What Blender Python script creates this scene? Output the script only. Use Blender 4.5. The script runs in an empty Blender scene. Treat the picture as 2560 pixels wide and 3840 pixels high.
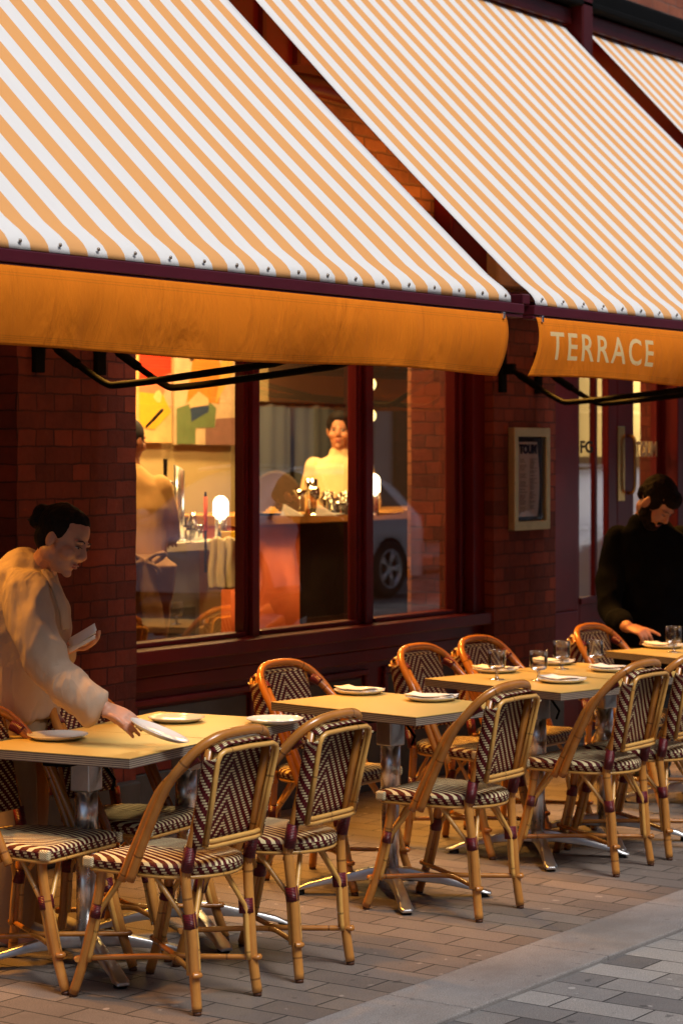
import bpy, bmesh, math, random
from mathutils import Vector, Matrix, noise
random.seed(7)
PI = math.pi
S = bpy.context.scene
COL = S.collection

# ------------------------------------------------------------------ camera
CAM_AZ = math.radians(35.0)
CA, SA = math.cos(CAM_AZ), math.sin(CAM_AZ)
cam_d = bpy.data.cameras.new('camera')
cam = bpy.data.objects.new('camera', cam_d)
COL.objects.link(cam)
cam.location = (0, 0, 1.75)
cam.rotation_euler = (math.radians(90), 0, CAM_AZ - PI / 2)
cam_d.sensor_fit = 'VERTICAL'
cam_d.sensor_height = 36
cam_d.lens = 78.62
cam_d.shift_y = -220 / 3840
cam_d.clip_start = 0.1
cam_d.clip_end = 500
cam_d.dof.use_dof = True
cam_d.dof.focus_distance = 7.7
cam_d.dof.aperture_fstop = 4.5
S.camera = cam

# ------------------------------------------------------------------ world, sun, exposure
W = bpy.data.worlds.new('World')
S.world = W
W.use_nodes = True
wn = W.node_tree.nodes
sky = wn.new('ShaderNodeTexSky')
sky.sky_type = 'NISHITA'
sky.sun_disc = False
SUN_EL, SUN_AZ = math.radians(57), math.radians(193)
sky.sun_elevation = SUN_EL
sky.sun_rotation = SUN_AZ
sky.dust_density = 3.0
sky.ozone_density = 0.6
wn['Background'].inputs[1].default_value = 0.085
W.node_tree.links.new(sky.outputs[0], wn['Background'].inputs[0])
sd = bpy.data.lights.new('sun', 'SUN')
sun = bpy.data.objects.new('sun', sd)
COL.objects.link(sun)
sd.energy = 2.15
sd.angle = math.radians(22)
sd.color = (1.0, 0.985, 0.96)
sun_dir = Vector((math.sin(SUN_AZ) * math.cos(SUN_EL), math.cos(SUN_AZ) * math.cos(SUN_EL), math.sin(SUN_EL)))
sun.rotation_euler = (-sun_dir).to_track_quat('-Z', 'Y').to_euler()
sun.location = (0, -5, 12)
S.view_settings.view_transform = 'Standard'
S.view_settings.look = 'None'
S.view_settings.exposure = 0.12
S.view_settings.gamma = 1.0
S.cycles.use_denoising = True
S.cycles.max_bounces = 8
S.cycles.transparent_max_bounces = 24
S.cycles.sample_clamp_indirect = 4.0
S.cycles.caustics_reflective = False
S.cycles.caustics_refractive = False

# ------------------------------------------------------------------ helpers
def at(u, v, d):
    """surveyed point: bearing/elevation read off the photograph (2560x3840), d metres away along the view axis"""
    t = (u - 1280) / 8386.0
    w = (1700 - v) / 8386.0
    return Vector((d * (CA + SA * t), d * (SA - CA * t), 1.75 + w * d))

def link(o, parent=None):
    COL.objects.link(o)
    if parent is not None:
        o.parent = parent
    return o

def thing(name, label, cat, loc=(0, 0, 0), rz=0, group=None, kind=None):
    o = bpy.data.objects.new(name, None)
    COL.objects.link(o)
    o.location = loc
    o.rotation_euler = (0, 0, rz)
    o.empty_display_size = 0.1
    if label: o['label'] = label
    if cat: o['category'] = cat
    if group: o['group'] = group
    if kind: o['kind'] = kind
    return o

def tag(o, label, cat, group=None, kind=None):
    o['label'] = label
    o['category'] = cat
    if group: o['group'] = group
    if kind: o['kind'] = kind
    return o

def relabel(o, label, group=None):
    o['label'] = label
    if group: o['group'] = group
    return o

def dup(root, loc, rz, label=None, group=None):
    r = root.copy(); COL.objects.link(r)
    r.location = loc; r.rotation_euler = (0, 0, rz)
    if label: r['label'] = label
    if group: r['group'] = group
    for ch in list(root.children):
        c = ch.copy(); COL.objects.link(c); c.parent = r
        for g in ch.children:
            d = g.copy(); COL.objects.link(d); d.parent = c
    return r

class MB:
    """mesh builder: verts, faces and per-corner uvs (metres)"""
    def __init__(s):
        s.v = []; s.f = []; s.uv = []; s.sm = []
    def face(s, idx, uvs=None, smooth=False):
        s.f.append(tuple(idx))
        s.uv.append(uvs if uvs else [(0, 0)] * len(idx))
        s.sm.append(smooth)
    def quad(s, a, b, c, d, uvs=None, smooth=False):
        n = len(s.v)
        s.v += [Vector(a), Vector(b), Vector(c), Vector(d)]
        s.face((n, n + 1, n + 2, n + 3), uvs, smooth)
    def box(s, x0, x1, y0, y1, z0, z1, M=None):
        P = [Vector(p) for p in ((x0, y0, z0), (x1, y0, z0), (x1, y1, z0), (x0, y1, z0), (x0, y0, z1), (x1, y0, z1), (x1, y1, z1), (x0, y1, z1))]
        if M is not None: P = [M @ p for p in P]
        n = len(s.v); s.v += P
        X, Y, Z = abs(x1 - x0), abs(y1 - y0), abs(z1 - z0)
        for q, a, b in (((0, 3, 2, 1), Y, X), ((4, 5, 6, 7), X, Y), ((0, 1, 5, 4), X, Z), ((1, 2, 6, 5), Y, Z), ((2, 3, 7, 6), X, Z), ((3, 0, 4, 7), Y, Z)):
            s.face([n + i for i in q], [(0, 0), (a, 0), (a, b), (0, b)])
        return s
    def prism(s, pts, z0, z1, smooth=False, M=None, bev=0):
        """polygon pts (x,y) ccw extruded z0..z1; side uv = (perimeter, z); caps uv = xy"""
        T = (lambda p: M @ p) if M is not None else (lambda p: p)
        rings = [(pts, z0), (pts, z1)]
        if bev:
            cx = sum(p[0] for p in pts) / len(pts); cy = sum(p[1] for p in pts) / len(pts)
            def shr(b):
                out = []
                for x, y in pts:
                    l = math.hypot(x - cx, y - cy) or 1
                    out.append((x - (x - cx) / l * b, y - (y - cy) / l * b))
                return out
            rings = [(shr(bev), z0), (shr(bev * .3), z0 + bev * .3), (pts, z0 + bev), (pts, z1 - bev), (shr(bev * .3), z1 - bev * .3), (shr(bev), z1)]
        k = len(pts); base = []
        for pp, z in rings:
            base.append(len(s.v)); s.v += [T(Vector((x, y, z))) for x, y in pp]
        per = [0]
        for i in range(k):
            a, b = pts[i], pts[(i + 1) % k]
            per.append(per[-1] + math.hypot(a[0] - b[0], a[1] - b[1]))
        for r in range(len(rings) - 1):
            za, zb = rings[r][1], rings[r + 1][1]
            for i in range(k):
                j = (i + 1) % k
                s.face((base[r] + i, base[r] + j, base[r + 1] + j, base[r + 1] + i), [(per[i], za), (per[i + 1], za), (per[i + 1], zb), (per[i], zb)], smooth or bool(bev and r not in (2,)))
        s.face([base[-1] + i for i in range(k)], [tuple(p) for p in rings[-1][0]])
        s.face([base[0] + i for i in range(k)][::-1], [tuple(p) for p in rings[0][0]][::-1])
        return s
    def tube(s, pts, r, n=8, closed=False, caps=True, flat=None):
        pts = [Vector(p) for p in pts]
        m = len(pts)
        R = r if isinstance(r, (list, tuple)) else [r] * m
        up = Vector((0.013, 0.027, 1))
        prev = None; rings = []; L = 0; Ls = []
        for i, p in enumerate(pts):
            if closed: t = pts[(i + 1) % m] - pts[i - 1]
            else: t = pts[min(i + 1, m - 1)] - pts[max(i - 1, 0)]
            if t.length < 1e-9: t = Vector((0, 0, 1))
            t.normalize()
            if prev is None:
                a = up.cross(t)
                if a.length < .1: a = Vector((1, 0, 0)).cross(t)
            else:
                a = prev - t * prev.dot(t)
            a.normalize(); prev = a
            b = t.cross(a)
            rings.append(len(s.v))
            if i: L += (pts[i] - pts[i - 1]).length
            Ls.append(L)
            for k in range(n):
                w = 2 * PI * k / n
                s.v.append(p + (a * math.cos(w) + b * math.sin(w) * (flat or 1)) * R[i])
        rng = range(m) if closed else range(m - 1)
        for i in rng:
            j = (i + 1) % m
            lj = Ls[j] if j else L + .01
            for k in range(n):
                q = (k + 1) % n
                s.face((rings[i] + k, rings[i] + q, rings[j] + q, rings[j] + k), [(k / n, Ls[i]), ((k + 1) / n, Ls[i]), ((k + 1) / n, lj), (k / n, lj)], True)
        if caps and not closed:
            s.face([rings[0] + k for k in range(n)][::-1]); s.face([rings[-1] + k for k in range(n)])
        return s
    def lathe(s, prof, n=24, M=None, cap=True):
        T = (lambda p: M @ p) if M is not None else (lambda p: p)
        rings = []
        for r, z in prof:
            rings.append(len(s.v))
            s.v += [T(Vector((r * math.cos(2 * PI * k / n), r * math.sin(2 * PI * k / n), z))) for k in range(n)]
        for i in range(len(prof) - 1):
            for k in range(n):
                q = (k + 1) % n
                s.face((rings[i] + k, rings[i] + q, rings[i + 1] + q, rings[i + 1] + k), [(k / n, prof[i][1]), ((k + 1) / n, prof[i][1]), ((k + 1) / n, prof[i + 1][1]), (k / n, prof[i + 1][1])], True)
        if cap:
            s.face([rings[0] + k for k in range(n)][::-1]); s.face([rings[-1] + k for k in range(n)])
        return s
    def grid(s, nu, nv, fn, uvfn=None, smooth=True):
        n = len(s.v)
        for j in range(nv + 1):
            for i in range(nu + 1):
                s.v.append(Vector(fn(i / nu, j / nv)))
        for j in range(nv):
            for i in range(nu):
                a = n + j * (nu + 1) + i
                uv = None
                if uvfn:
                    uv = [uvfn(i / nu, j / nv), uvfn((i + 1) / nu, j / nv), uvfn((i + 1) / nu, (j + 1) / nv), uvfn(i / nu, (j + 1) / nv)]
                s.face((a, a + 1, a + nu + 2, a + nu + 1), uv, smooth)
        return s
    def ball(s, c, r, n=12, sc=(1, 1, 1), M=None):
        prof = []
        m = n // 2 + 1
        base = Matrix.Translation(Vector(c)) @ Matrix.Diagonal((sc[0], sc[1], sc[2], 1))
        if M is not None: base = M @ base
        pf = [(max(r * math.sin(PI * i / m), 1e-4), -r * math.cos(PI * i / m)) for i in range(m + 1)]
        return s.lathe(pf, n, base)
    def build(s, name, mat, parent=None, bevel=0, smooth_all=False, mods=None):
        me = bpy.data.meshes.new(name)
        me.from_pydata([tuple(v) for v in s.v], [], s.f)
        uvl = me.uv_layers.new(name='UVMap')
        k = 0; flat = []
        for uv in s.uv:
            for a in uv: flat += [a[0], a[1]]
        uvl.data.foreach_set('uv', flat)
        me.polygons.foreach_set('use_smooth', [True if smooth_all else b for b in s.sm])
        if isinstance(mat, (list, tuple)):
            for q in mat: me.materials.append(q)
        else: me.materials.append(mat)
        me.update()
        o = bpy.data.objects.new(name, me)
        link(o, parent)
        if bevel:
            b = o.modifiers.new('bevel', 'BEVEL'); b.width = bevel; b.segments = 2; b.limit_method = 'ANGLE'; b.angle_limit = math.radians(40)
        return o

def spline(P, k=6, closed=False):
    P = [Vector(p) for p in P]; n = len(P); out = []
    rng = n if closed else n - 1
    for i in range(rng):
        if closed: a, b, c, d = P[i - 1], P[i], P[(i + 1) % n], P[(i + 2) % n]
        else: a, b, c, d = P[max(i - 1, 0)], P[i], P[i + 1], P[min(i + 2, n - 1)]
        for j in range(k):
            t = j / k
            out.append(0.5 * ((2 * b) + (c - a) * t + (2 * a - 5 * b + 4 * c - d) * t * t + (3 * b - a - 3 * c + d) * t ** 3))
    if not closed: out.append(P[-1])
    return out

def rrect(w, d, r, seg=5, cx=0, cy=0):
    out = []
    for sx, sy, a0 in ((1, 1, 0), (-1, 1, 90), (-1, -1, 180), (1, -1, 270)):
        for k in range(seg + 1):
            a = math.radians(a0 + 90 * k / seg)
            out.append((cx + sx * (w / 2 - r) + r * math.cos(a), cy + sy * (d / 2 - r) + r * math.sin(a)))
    return out

# ------------------------------------------------------------------ materials
def newmat(name):
    m = bpy.data.materials.new(name); m.use_nodes = True
    nt = m.node_tree
    return m, nt, nt.nodes, nt.links, nt.nodes['Principled BSDF']

def N(nt, t, **kw):
    n = nt.nodes.new('ShaderNode' + t)
    for k, v in kw.items():
        if k.startswith('i_'):
            n.inputs[k[2:].replace('_', ' ')].default_value = v
        else: setattr(n, k, v)
    return n

def math_(nt, op, a, b=None, c=None, clamp=False):
    n = nt.nodes.new('ShaderNodeMath'); n.operation = op; n.use_clamp = clamp
    for i, x in enumerate((a, b, c)):
        if x is None: continue
        if isinstance(x, (int, float)): n.inputs[i].default_value = x
        else: nt.links.new(x, n.inputs[i])
    return n.outputs[0]

def mixc(nt, f, a, b, mode='MIX'):
    n = nt.nodes.new('ShaderNodeMix'); n.data_type = 'RGBA'; n.blend_type = mode
    for i, x in ((0, f), (6, a), (7, b)):
        if isinstance(x, (int, float)): n.inputs[i].default_value = x
        elif isinstance(x, tuple): n.inputs[i].default_value = (x + (1,))[:4]
        else: nt.links.new(x, n.inputs[i])
    return n.outputs[2]

def ramp(nt, f, stops):
    n = nt.nodes.new('ShaderNodeValToRGB')
    el = n.color_ramp.elements
    while len(el) < len(stops): el.new(.5)
    for e, (p, c) in zip(el, stops):
        e.position = p; e.color = (tuple(c) + (1,))[:4] if isinstance(c, (tuple, list)) else (c, c, c, 1)
    nt.links.new(f, n.inputs[0])
    return n.outputs[0]

def noise_(nt, vec, scale, detail=4, rough=.55):
    n = N(nt, 'TexNoise'); n.inputs['Scale'].default_value = scale; n.inputs['Detail'].default_value = detail; n.inputs['Roughness'].default_value = rough
    if vec is not None: nt.links.new(vec, n.inputs['Vector'])
    return n

def bump(nt, h, bs, strength=.3, dist=.002):
    b = N(nt, 'Bump'); b.inputs['Strength'].default_value = strength; b.inputs['Distance'].default_value = dist
    nt.links.new(h, b.inputs['Height']); nt.links.new(b.outputs[0], bs.inputs['Normal'])
    return b

def simple(name, col, rough=.5, metal=0, spec=.5, var=.15, vs=8, bmp=0, bs=60, coat=0, sheen=0, sub=0):
    m, nt, nd, lk, bs_ = newmat(name)
    tc = N(nt, 'TexCoord')
    n = noise_(nt, tc.outputs['Object'], vs)
    f = ramp(nt, n.outputs[0], [(.3, 0), (.7, 1)])
    dark = tuple(c * (1 - var) for c in col); light = tuple(min(1, c * (1 + var)) for c in col)
    lk.new(mixc(nt, f, dark, light), bs_.inputs['Base Color'])
    bs_.inputs['Roughness'].default_value = rough; bs_.inputs['Metallic'].default_value = metal
    bs_.inputs['Specular IOR Level'].default_value = spec
    if coat: bs_.inputs['Coat Weight'].default_value = coat; bs_.inputs['Coat Roughness'].default_value = .12
    if sheen: bs_.inputs['Sheen Weight'].default_value = sheen
    if sub:
        bs_.inputs['Subsurface Weight'].default_value = sub; bs_.inputs['Subsurface Radius'].default_value = (.012, .005, .003)
    if bmp:
        n2 = noise_(nt, tc.outputs['Object'], bs, 5)
        bump(nt, n2.outputs[0], bs_, bmp, .004)
    return m

def emit(name, col, strength):
    m, nt, nd, lk, b = newmat(name)
    b.inputs['Base Color'].default_value = col + (1,)
    b.inputs['Emission Color'].default_value = col + (1,)
    b.inputs['Emission Strength'].default_value = strength
    return m

def glass_thin(name, tint=(1, 1, 1), ior=1.45, rough=0.0, boost=1.0, haze=0.0):
    m, nt, nd, lk, b = newmat(name)
    nd.remove(b)
    out = nd['Material Output']
    tr = N(nt, 'BsdfTransparent'); tr.inputs[0].default_value = tint + (1,)
    gl = N(nt, 'BsdfGlossy'); gl.inputs['Roughness'].default_value = rough
    fr = N(nt, 'Fresnel'); fr.inputs[0].default_value = ior
    mx = N(nt, 'MixShader')
    f = math_(nt, 'MULTIPLY', fr.outputs[0], boost, clamp=True)
    f = math_(nt, 'ADD', f, haze, clamp=True)
    lk.new(f, mx.inputs[0]); lk.new(tr.outputs[0], mx.inputs[1]); lk.new(gl.outputs[0], mx.inputs[2])
    lk.new(mx.outputs[0], out.inputs[0])
    return m

def m_rattan(name, c0, c1, rough=.32):
    m, nt, nd, lk, b = newmat(name)
    uv = N(nt, 'UVMap'); sep = N(nt, 'SeparateXYZ'); lk.new(uv.outputs[0], sep.inputs[0])
    tc = N(nt, 'TexCoord')
    oi = N(nt, 'ObjectInfo')
    mp = N(nt, 'Mapping'); lk.new(uv.outputs[0], mp.inputs[0]); mp.inputs['Scale'].default_value = (14, 1.5, 1)
    n = noise_(nt, mp.outputs[0], 3, 6, .7)
    n2 = noise_(nt, tc.outputs['Object'], 13, 3)
    f = math_(nt, 'ADD', math_(nt, 'MULTIPLY', n.outputs[0], .6), math_(nt, 'MULTIPLY', n2.outputs[0], .5))
    f = math_(nt, 'ADD', f, math_(nt, 'MULTIPLY', oi.outputs['Random'], .18))
    col = ramp(nt, f, [(.35, c0), (.85, c1)])
    fr = math_(nt, 'FRACT', math_(nt, 'MULTIPLY', math_(nt, 'ADD', math_(nt, 'ADD', sep.outputs[1], .07), math_(nt, 'MULTIPLY', oi.outputs['Random'], .3)), 2.9))
    ring = math_(nt, 'MULTIPLY', math_(nt, 'LESS_THAN', fr, .018), math_(nt, 'ADD', .45, math_(nt, 'MULTIPLY', n2.outputs[0], .5)))
    col = mixc(nt, ring, col, tuple(c * .4 for c in c0))
    lk.new(col, b.inputs['Base Color'])
    b.inputs['Roughness'].default_value = rough
    b.inputs['Coat Weight'].default_value = .35; b.inputs['Coat Roughness'].default_value = .2
    h = math_(nt, 'ADD', math_(nt, 'MULTIPLY', n.outputs[0], .4), math_(nt, 'MULTIPLY', ring, -1.5))
    bump(nt, h, b, .35, .002)
    return m

def m_weave(name, per, shear, ph, vk=0.0, dash=.7, duty=.5, rows=True):
    """chevron weave: cream strands over maroon; uv in metres, symmetric about u=0"""
    cream, maroon = (.84, .72, .40), (.080, .004, .006)
    m, nt, nd, lk, b = newmat(name)
    uv = N(nt, 'UVMap'); sep = N(nt, 'SeparateXYZ'); lk.new(uv.outputs[0], sep.inputs[0])
    u = math_(nt, 'ABSOLUTE', sep.outputs[0]); v = sep.outputs[1]
    rv = math_(nt, 'DIVIDE', v, ph)
    if rows:
        row = math_(nt, 'FLOOR', rv)
        t = math_(nt, 'ADD', u, math_(nt, 'MULTIPLY', row, shear))
    else:
        t = math_(nt, 'ADD', u, math_(nt, 'MULTIPLY', v, vk))
    fr = math_(nt, 'FRACT', math_(nt, 'ADD', math_(nt, 'DIVIDE', t, per), 50))
    mask = math_(nt, 'LESS_THAN', fr, duty)
    inrow = math_(nt, 'FRACT', math_(nt, 'ADD', rv, 100))
    if rows:
        mask = math_(nt, 'MULTIPLY', mask, math_(nt, 'LESS_THAN', inrow, dash))
    tc = N(nt, 'TexCoord'); n = noise_(nt, tc.outputs['Object'], 90, 2)
    n3 = noise_(nt, tc.outputs['Object'], 6, 3)
    cr = mixc(nt, n.outputs[0], tuple(c * .8 for c in cream), cream)
    cr = mixc(nt, math_(nt, 'MULTIPLY', n3.outputs[0], .5), cr, tuple(c * .7 for c in cream))
    mr = mixc(nt, n.outputs[0], tuple(c * .6 for c in maroon), tuple(c * 1.5 for c in maroon))
    lk.new(mixc(nt, mask, mr, cr), b.inputs['Base Color'])
    b.inputs['Roughness'].default_value = .5; b.inputs['Specular IOR Level'].default_value = .25
    strand = math_(nt, 'SINE', math_(nt, 'MULTIPLY', inrow, PI))
    strand2 = math_(nt, 'SINE', math_(nt, 'MULTIPLY', fr, PI))
    h = math_(nt, 'ADD', math_(nt, 'MULTIPLY', strand, .8), math_(nt, 'MULTIPLY', strand2, .5))
    bump(nt, h, b, .45, .0014)
    return m

def m_wrap(name):
    m, nt, nd, lk, b = newmat(name)
    uv = N(nt, 'UVMap'); sep = N(nt, 'SeparateXYZ'); lk.new(uv.outputs[0], sep.inputs[0])
    fr = math_(nt, 'FRACT', math_(nt, 'MULTIPLY', sep.outputs[1], 190))
    h = math_(nt, 'SINE', math_(nt, 'MULTIPLY', fr, PI))
    lk.new(mixc(nt, h, (.025, .002, .004), (.20, .010, .018)), b.inputs['Base Color'])
    b.inputs['Roughness'].default_value = .33
    bump(nt, h, b, .9, .0018)
    return m

def m_brick(name, c1, c2, mort, bw=.215, bh=.068, ms=.009, rough=.85, bstr=1.0, paint=0.0, wear=(.35, .16, .09), wamt=.1, squash=False):
    m, nt, nd, lk, b = newmat(name)
    tc = N(nt, 'TexCoord'); sep = N(nt, 'SeparateXYZ'); lk.new(tc.outputs['Object'], sep.inputs[0])
    wob = noise_(nt, tc.outputs['Object'], 3.5, 3)
    x = math_(nt, 'ADD', math_(nt, 'ADD', sep.outputs[0], sep.outputs[1]), math_(nt, 'MULTIPLY', wob.outputs[0], .035))
    wob2 = noise_(nt, tc.outputs['Object'], 9, 2)
    z = math_(nt, 'ADD', sep.outputs[2], math_(nt, 'MULTIPLY', wob2.outputs[0], .018))
    cmb = N(nt, 'CombineXYZ'); lk.new(x, cmb.inputs[0]); lk.new(z, cmb.inputs[1])
    br = N(nt, 'TexBrick'); lk.new(cmb.outputs[0], br.inputs['Vector'])
    br.inputs['Scale'].default_value = 1.0
    br.inputs['Brick Width'].default_value = bw; br.inputs['Row Height'].default_value = bh
    br.inputs['Mortar Size'].default_value = ms * .5; br.inputs['Mortar Smooth'].default_value = .35
    br.inputs['Color1'].default_value = (0, 0, 0, 1); br.inputs['Color2'].default_value = (1, 1, 1, 1)
    br.inputs['Bias'].default_value = 0
    if squash: br.squash = .5; br.squash_frequency = 2
    n = noise_(nt, tc.outputs['Object'], 22, 6, .65)
    n2 = noise_(nt, tc.outputs['Object'], 2.2, 4)
    f = math_(nt, 'ADD', math_(nt, 'MULTIPLY', br.outputs[0], .55), math_(nt, 'MULTIPLY', n.outputs[0], .5))
    col = ramp(nt, f, [(.15, c1), (.85, c2)])
    col = mixc(nt, ramp(nt, n2.outputs[0], [(.45, 0), (.7, .6)]), col, tuple(c * .45 for c in c1))
    n4 = noise_(nt, tc.outputs['Object'], 11, 8, .8)
    wf = ramp(nt, n4.outputs[0], [(.62, 0), (.70, 1)])
    col = mixc(nt, math_(nt, 'MULTIPLY', wf, wamt), col, wear)
    jn = noise_(nt, tc.outputs['Object'], 7, 4, .7)
    col = mixc(nt, math_(nt, 'MULTIPLY', br.outputs['Fac'], ramp(nt, jn.outputs[0], [(.35, .15), (.6, 1)])), col, mort)
    lk.new(col, b.inputs['Base Color'])
    b.inputs['Roughness'].default_value = rough
    h = math_(nt, 'SUBTRACT', math_(nt, 'ADD', math_(nt, 'MULTIPLY', n.outputs[0], .45), math_(nt, 'MULTIPLY', br.outputs[0], .25)), math_(nt, 'MULTIPLY', br.outputs['Fac'], 1.1))
    bump(nt, h, b, bstr, .012)
    return m

def m_paver(name, c1, c2, mort, bw, bh, off=.5, ms=.0075, speck=(.6, .58, .55), sp=.35, contrast=1.0, shift=(0, 0)):
    m, nt, nd, lk, b = newmat(name)
    tc = N(nt, 'TexCoord'); sep = N(nt, 'SeparateXYZ'); lk.new(tc.outputs['Object'], sep.inputs[0])
    cmb = N(nt, 'CombineXYZ')
    wob = noise_(nt, tc.outputs['Object'], 5, 2)
    w = math_(nt, 'MULTIPLY', wob.outputs[0], .006)
    lk.new(math_(nt, 'ADD', math_(nt, 'ADD', sep.outputs[1], shift[0]), w), cmb.inputs[0])
    lk.new(math_(nt, 'ADD', math_(nt, 'ADD', sep.outputs[0], shift[1]), w), cmb.inputs[1])
    br = N(nt, 'TexBrick'); lk.new(cmb.outputs[0], br.inputs['Vector'])
    br.offset = off
    br.inputs['Scale'].default_value = 1
    br.inputs['Brick Width'].default_value = bw; br.inputs['Row Height'].default_value = bh
    br.inputs['Mortar Size'].default_value = ms * .5; br.inputs['Mortar Smooth'].default_value = .2
    br.inputs['Color1'].default_value = (0, 0, 0, 1); br.inputs['Color2'].default_value = (1, 1, 1, 1)
    n = noise_(nt, tc.outputs['Object'], 260, 3, .7)
    n2 = noise_(nt, tc.outputs['Object'], 2.5, 5, .6)
    f = math_(nt, 'ADD', math_(nt, 'MULTIPLY', br.outputs[0], .8 * contrast), math_(nt, 'MULTIPLY', n2.outputs[0], .35))
    col = ramp(nt, f, [(.1, c1), (.95, c2)])
    g = ramp(nt, n.outputs[0], [(.42, .62), (.6, 1.25)])
    col = mixc(nt, 1.0, col, g, 'MULTIPLY')
    st = noise_(nt, tc.outputs['Object'], 1.1, 6, .7)
    col = mixc(nt, ramp(nt, st.outputs[0], [(.5, 0), (.72, .45)]), col, tuple(c * .45 for c in c1))
    gs = noise_(nt, tc.outputs['Object'], 14, 2, .4)
    col = mixc(nt, ramp(nt, gs.outputs[0], [(.70, 0), (.73, .55)]), col, tuple(c * .35 for c in c1))
    gl = noise_(nt, tc.outputs['Object'], 19, 1, .3)
    col = mixc(nt, ramp(nt, gl.outputs[0], [(.74, 0), (.76, .5)]), col, tuple(min(1, c * 1.6) for c in c2))
    col = mixc(nt, br.outputs['Fac'], col, mort)
    lk.new(col, b.inputs['Base Color'])
    b.inputs['Roughness'].default_value = .78
    h = math_(nt, 'SUBTRACT', math_(nt, 'ADD', math_(nt, 'MULTIPLY', n.outputs[0], .35), math_(nt, 'MULTIPLY', br.outputs[0], .5)), math_(nt, 'MULTIPLY', br.outputs['Fac'], 1.3))
    bump(nt, h, b, .5, .005)
    return m

def m_stripes(name):
    """awning canvas: uv.x metres along the awning"""
    m, nt, nd, lk, b = newmat(name)
    uv = N(nt, 'UVMap'); sep = N(nt, 'SeparateXYZ'); lk.new(uv.outputs[0], sep.inputs[0])
    fr = math_(nt, 'FRACT', math_(nt, 'DIVIDE', sep.outputs[0], .168))
    mask = math_(nt, 'LESS_THAN', fr, .5)
    tc = N(nt, 'TexCoord')
    n = noise_(nt, tc.outputs['Object'], 1.6, 5, .6)
    mp = N(nt, 'Mapping'); lk.new(tc.outputs['Object'], mp.inputs[0]); mp.inputs['Scale'].default_value = (1, .08, .08)
    n2 = noise_(nt, mp.outputs[0], 30, 3)
    wh = mixc(nt, n.outputs[0], (.80, .79, .77), (.86, .85, .84))
    org = mixc(nt, n.outputs[0], (.80, .375, .12), (.86, .43, .155))
    col = mixc(nt, mask, org, wh)
    col = mixc(nt, math_(nt, 'MULTIPLY', n2.outputs[0], .1), col, (.5, .4, .3))
    lk.new(col, b.inputs['Base Color']); b.inputs['Roughness'].default_value = .9
    b.inputs['Specular IOR Level'].default_value = .15
    tl = N(nt, 'BsdfTranslucent'); lk.new(col, tl.inputs[0])
    mx = N(nt, 'MixShader'); mx.inputs[0].default_value = .06
    lk.new(b.outputs[0], mx.inputs[1]); lk.new(tl.outputs[0], mx.inputs[2]); lk.new(mx.outputs[0], nd['Material Output'].inputs[0])
    wv = noise_(nt, tc.outputs['Object'], 500, 2)
    fold = math_(nt, 'ADD', math_(nt, 'MULTIPLY', n.outputs[0], 4), math_(nt, 'MULTIPLY', wv.outputs[0], .15))
    bump(nt, fold, b, .4, .006)
    return m

def m_canvas(name, c):
    m, nt, nd, lk, b = newmat(name)
    tc = N(nt, 'TexCoord'); n = noise_(nt, tc.outputs['Object'], 5, 5); n2 = noise_(nt, tc.outputs['Object'], 400, 2)
    uv = N(nt, 'UVMap'); sep = N(nt, 'SeparateXYZ'); lk.new(uv.outputs[0], sep.inputs[0])
    col = mixc(nt, n.outputs[0], tuple(q * .85 for q in c), c)
    # stitched hems near both long edges
    st = 0
    for z in (.022, .030, .205, .211, .217):
        l = math_(nt, 'LESS_THAN', math_(nt, 'ABSOLUTE', math_(nt, 'SUBTRACT', sep.outputs[1], z)), .0012)
        st = l if st == 0 else math_(nt, 'ADD', st, l)
    col = mixc(nt, math_(nt, 'MULTIPLY', st, .4), col, tuple(q * .5 for q in c))
    lk.new(col, b.inputs['Base Color']); b.inputs['Roughness'].default_value = .85; b.inputs['Specular IOR Level'].default_value = .2
    tl = N(nt, 'BsdfTranslucent'); lk.new(col, tl.inputs[0])
    mx = N(nt, 'MixShader'); mx.inputs[0].default_value = .18
    lk.new(b.outputs[0], mx.inputs[1]); lk.new(tl.outputs[0], mx.inputs[2]); lk.new(mx.outputs[0], nd['Material Output'].inputs[0])
    mp = N(nt, 'Mapping'); lk.new(tc.outputs['Object'], mp.inputs[0]); mp.inputs['Scale'].default_value = (1, .3, .28)
    n3 = noise_(nt, mp.outputs[0], 7, 5, .55); n3.inputs['Distortion'].default_value = 1.2
    bump(nt, math_(nt, 'ADD', math_(nt, 'MULTIPLY', n3.outputs[0], 7), math_(nt, 'MULTIPLY', n2.outputs[0], .2)), b, .55, .006)
    return m

def m_ply(name, light, dark, rough=.35):
    m, nt, nd, lk, b = newmat(name)
    uv = N(nt, 'UVMap'); sep = N(nt, 'SeparateXYZ'); lk.new(uv.outputs[0], sep.inputs[0])
    fr = math_(nt, 'FRACT', math_(nt, 'DIVIDE', sep.outputs[1], .0068))
    n = noise_(nt, uv.outputs[0], 25, 4)
    col = mixc(nt, math_(nt, 'LESS_THAN', fr, .45), light, dark)
    col = mixc(nt, math_(nt, 'MULTIPLY', n.outputs[0], .4), col, dark)
    lk.new(col, b.inputs['Base Color']); b.inputs['Roughness'].default_value = rough
    bump(nt, fr, b, .4, .001)
    return m

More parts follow.
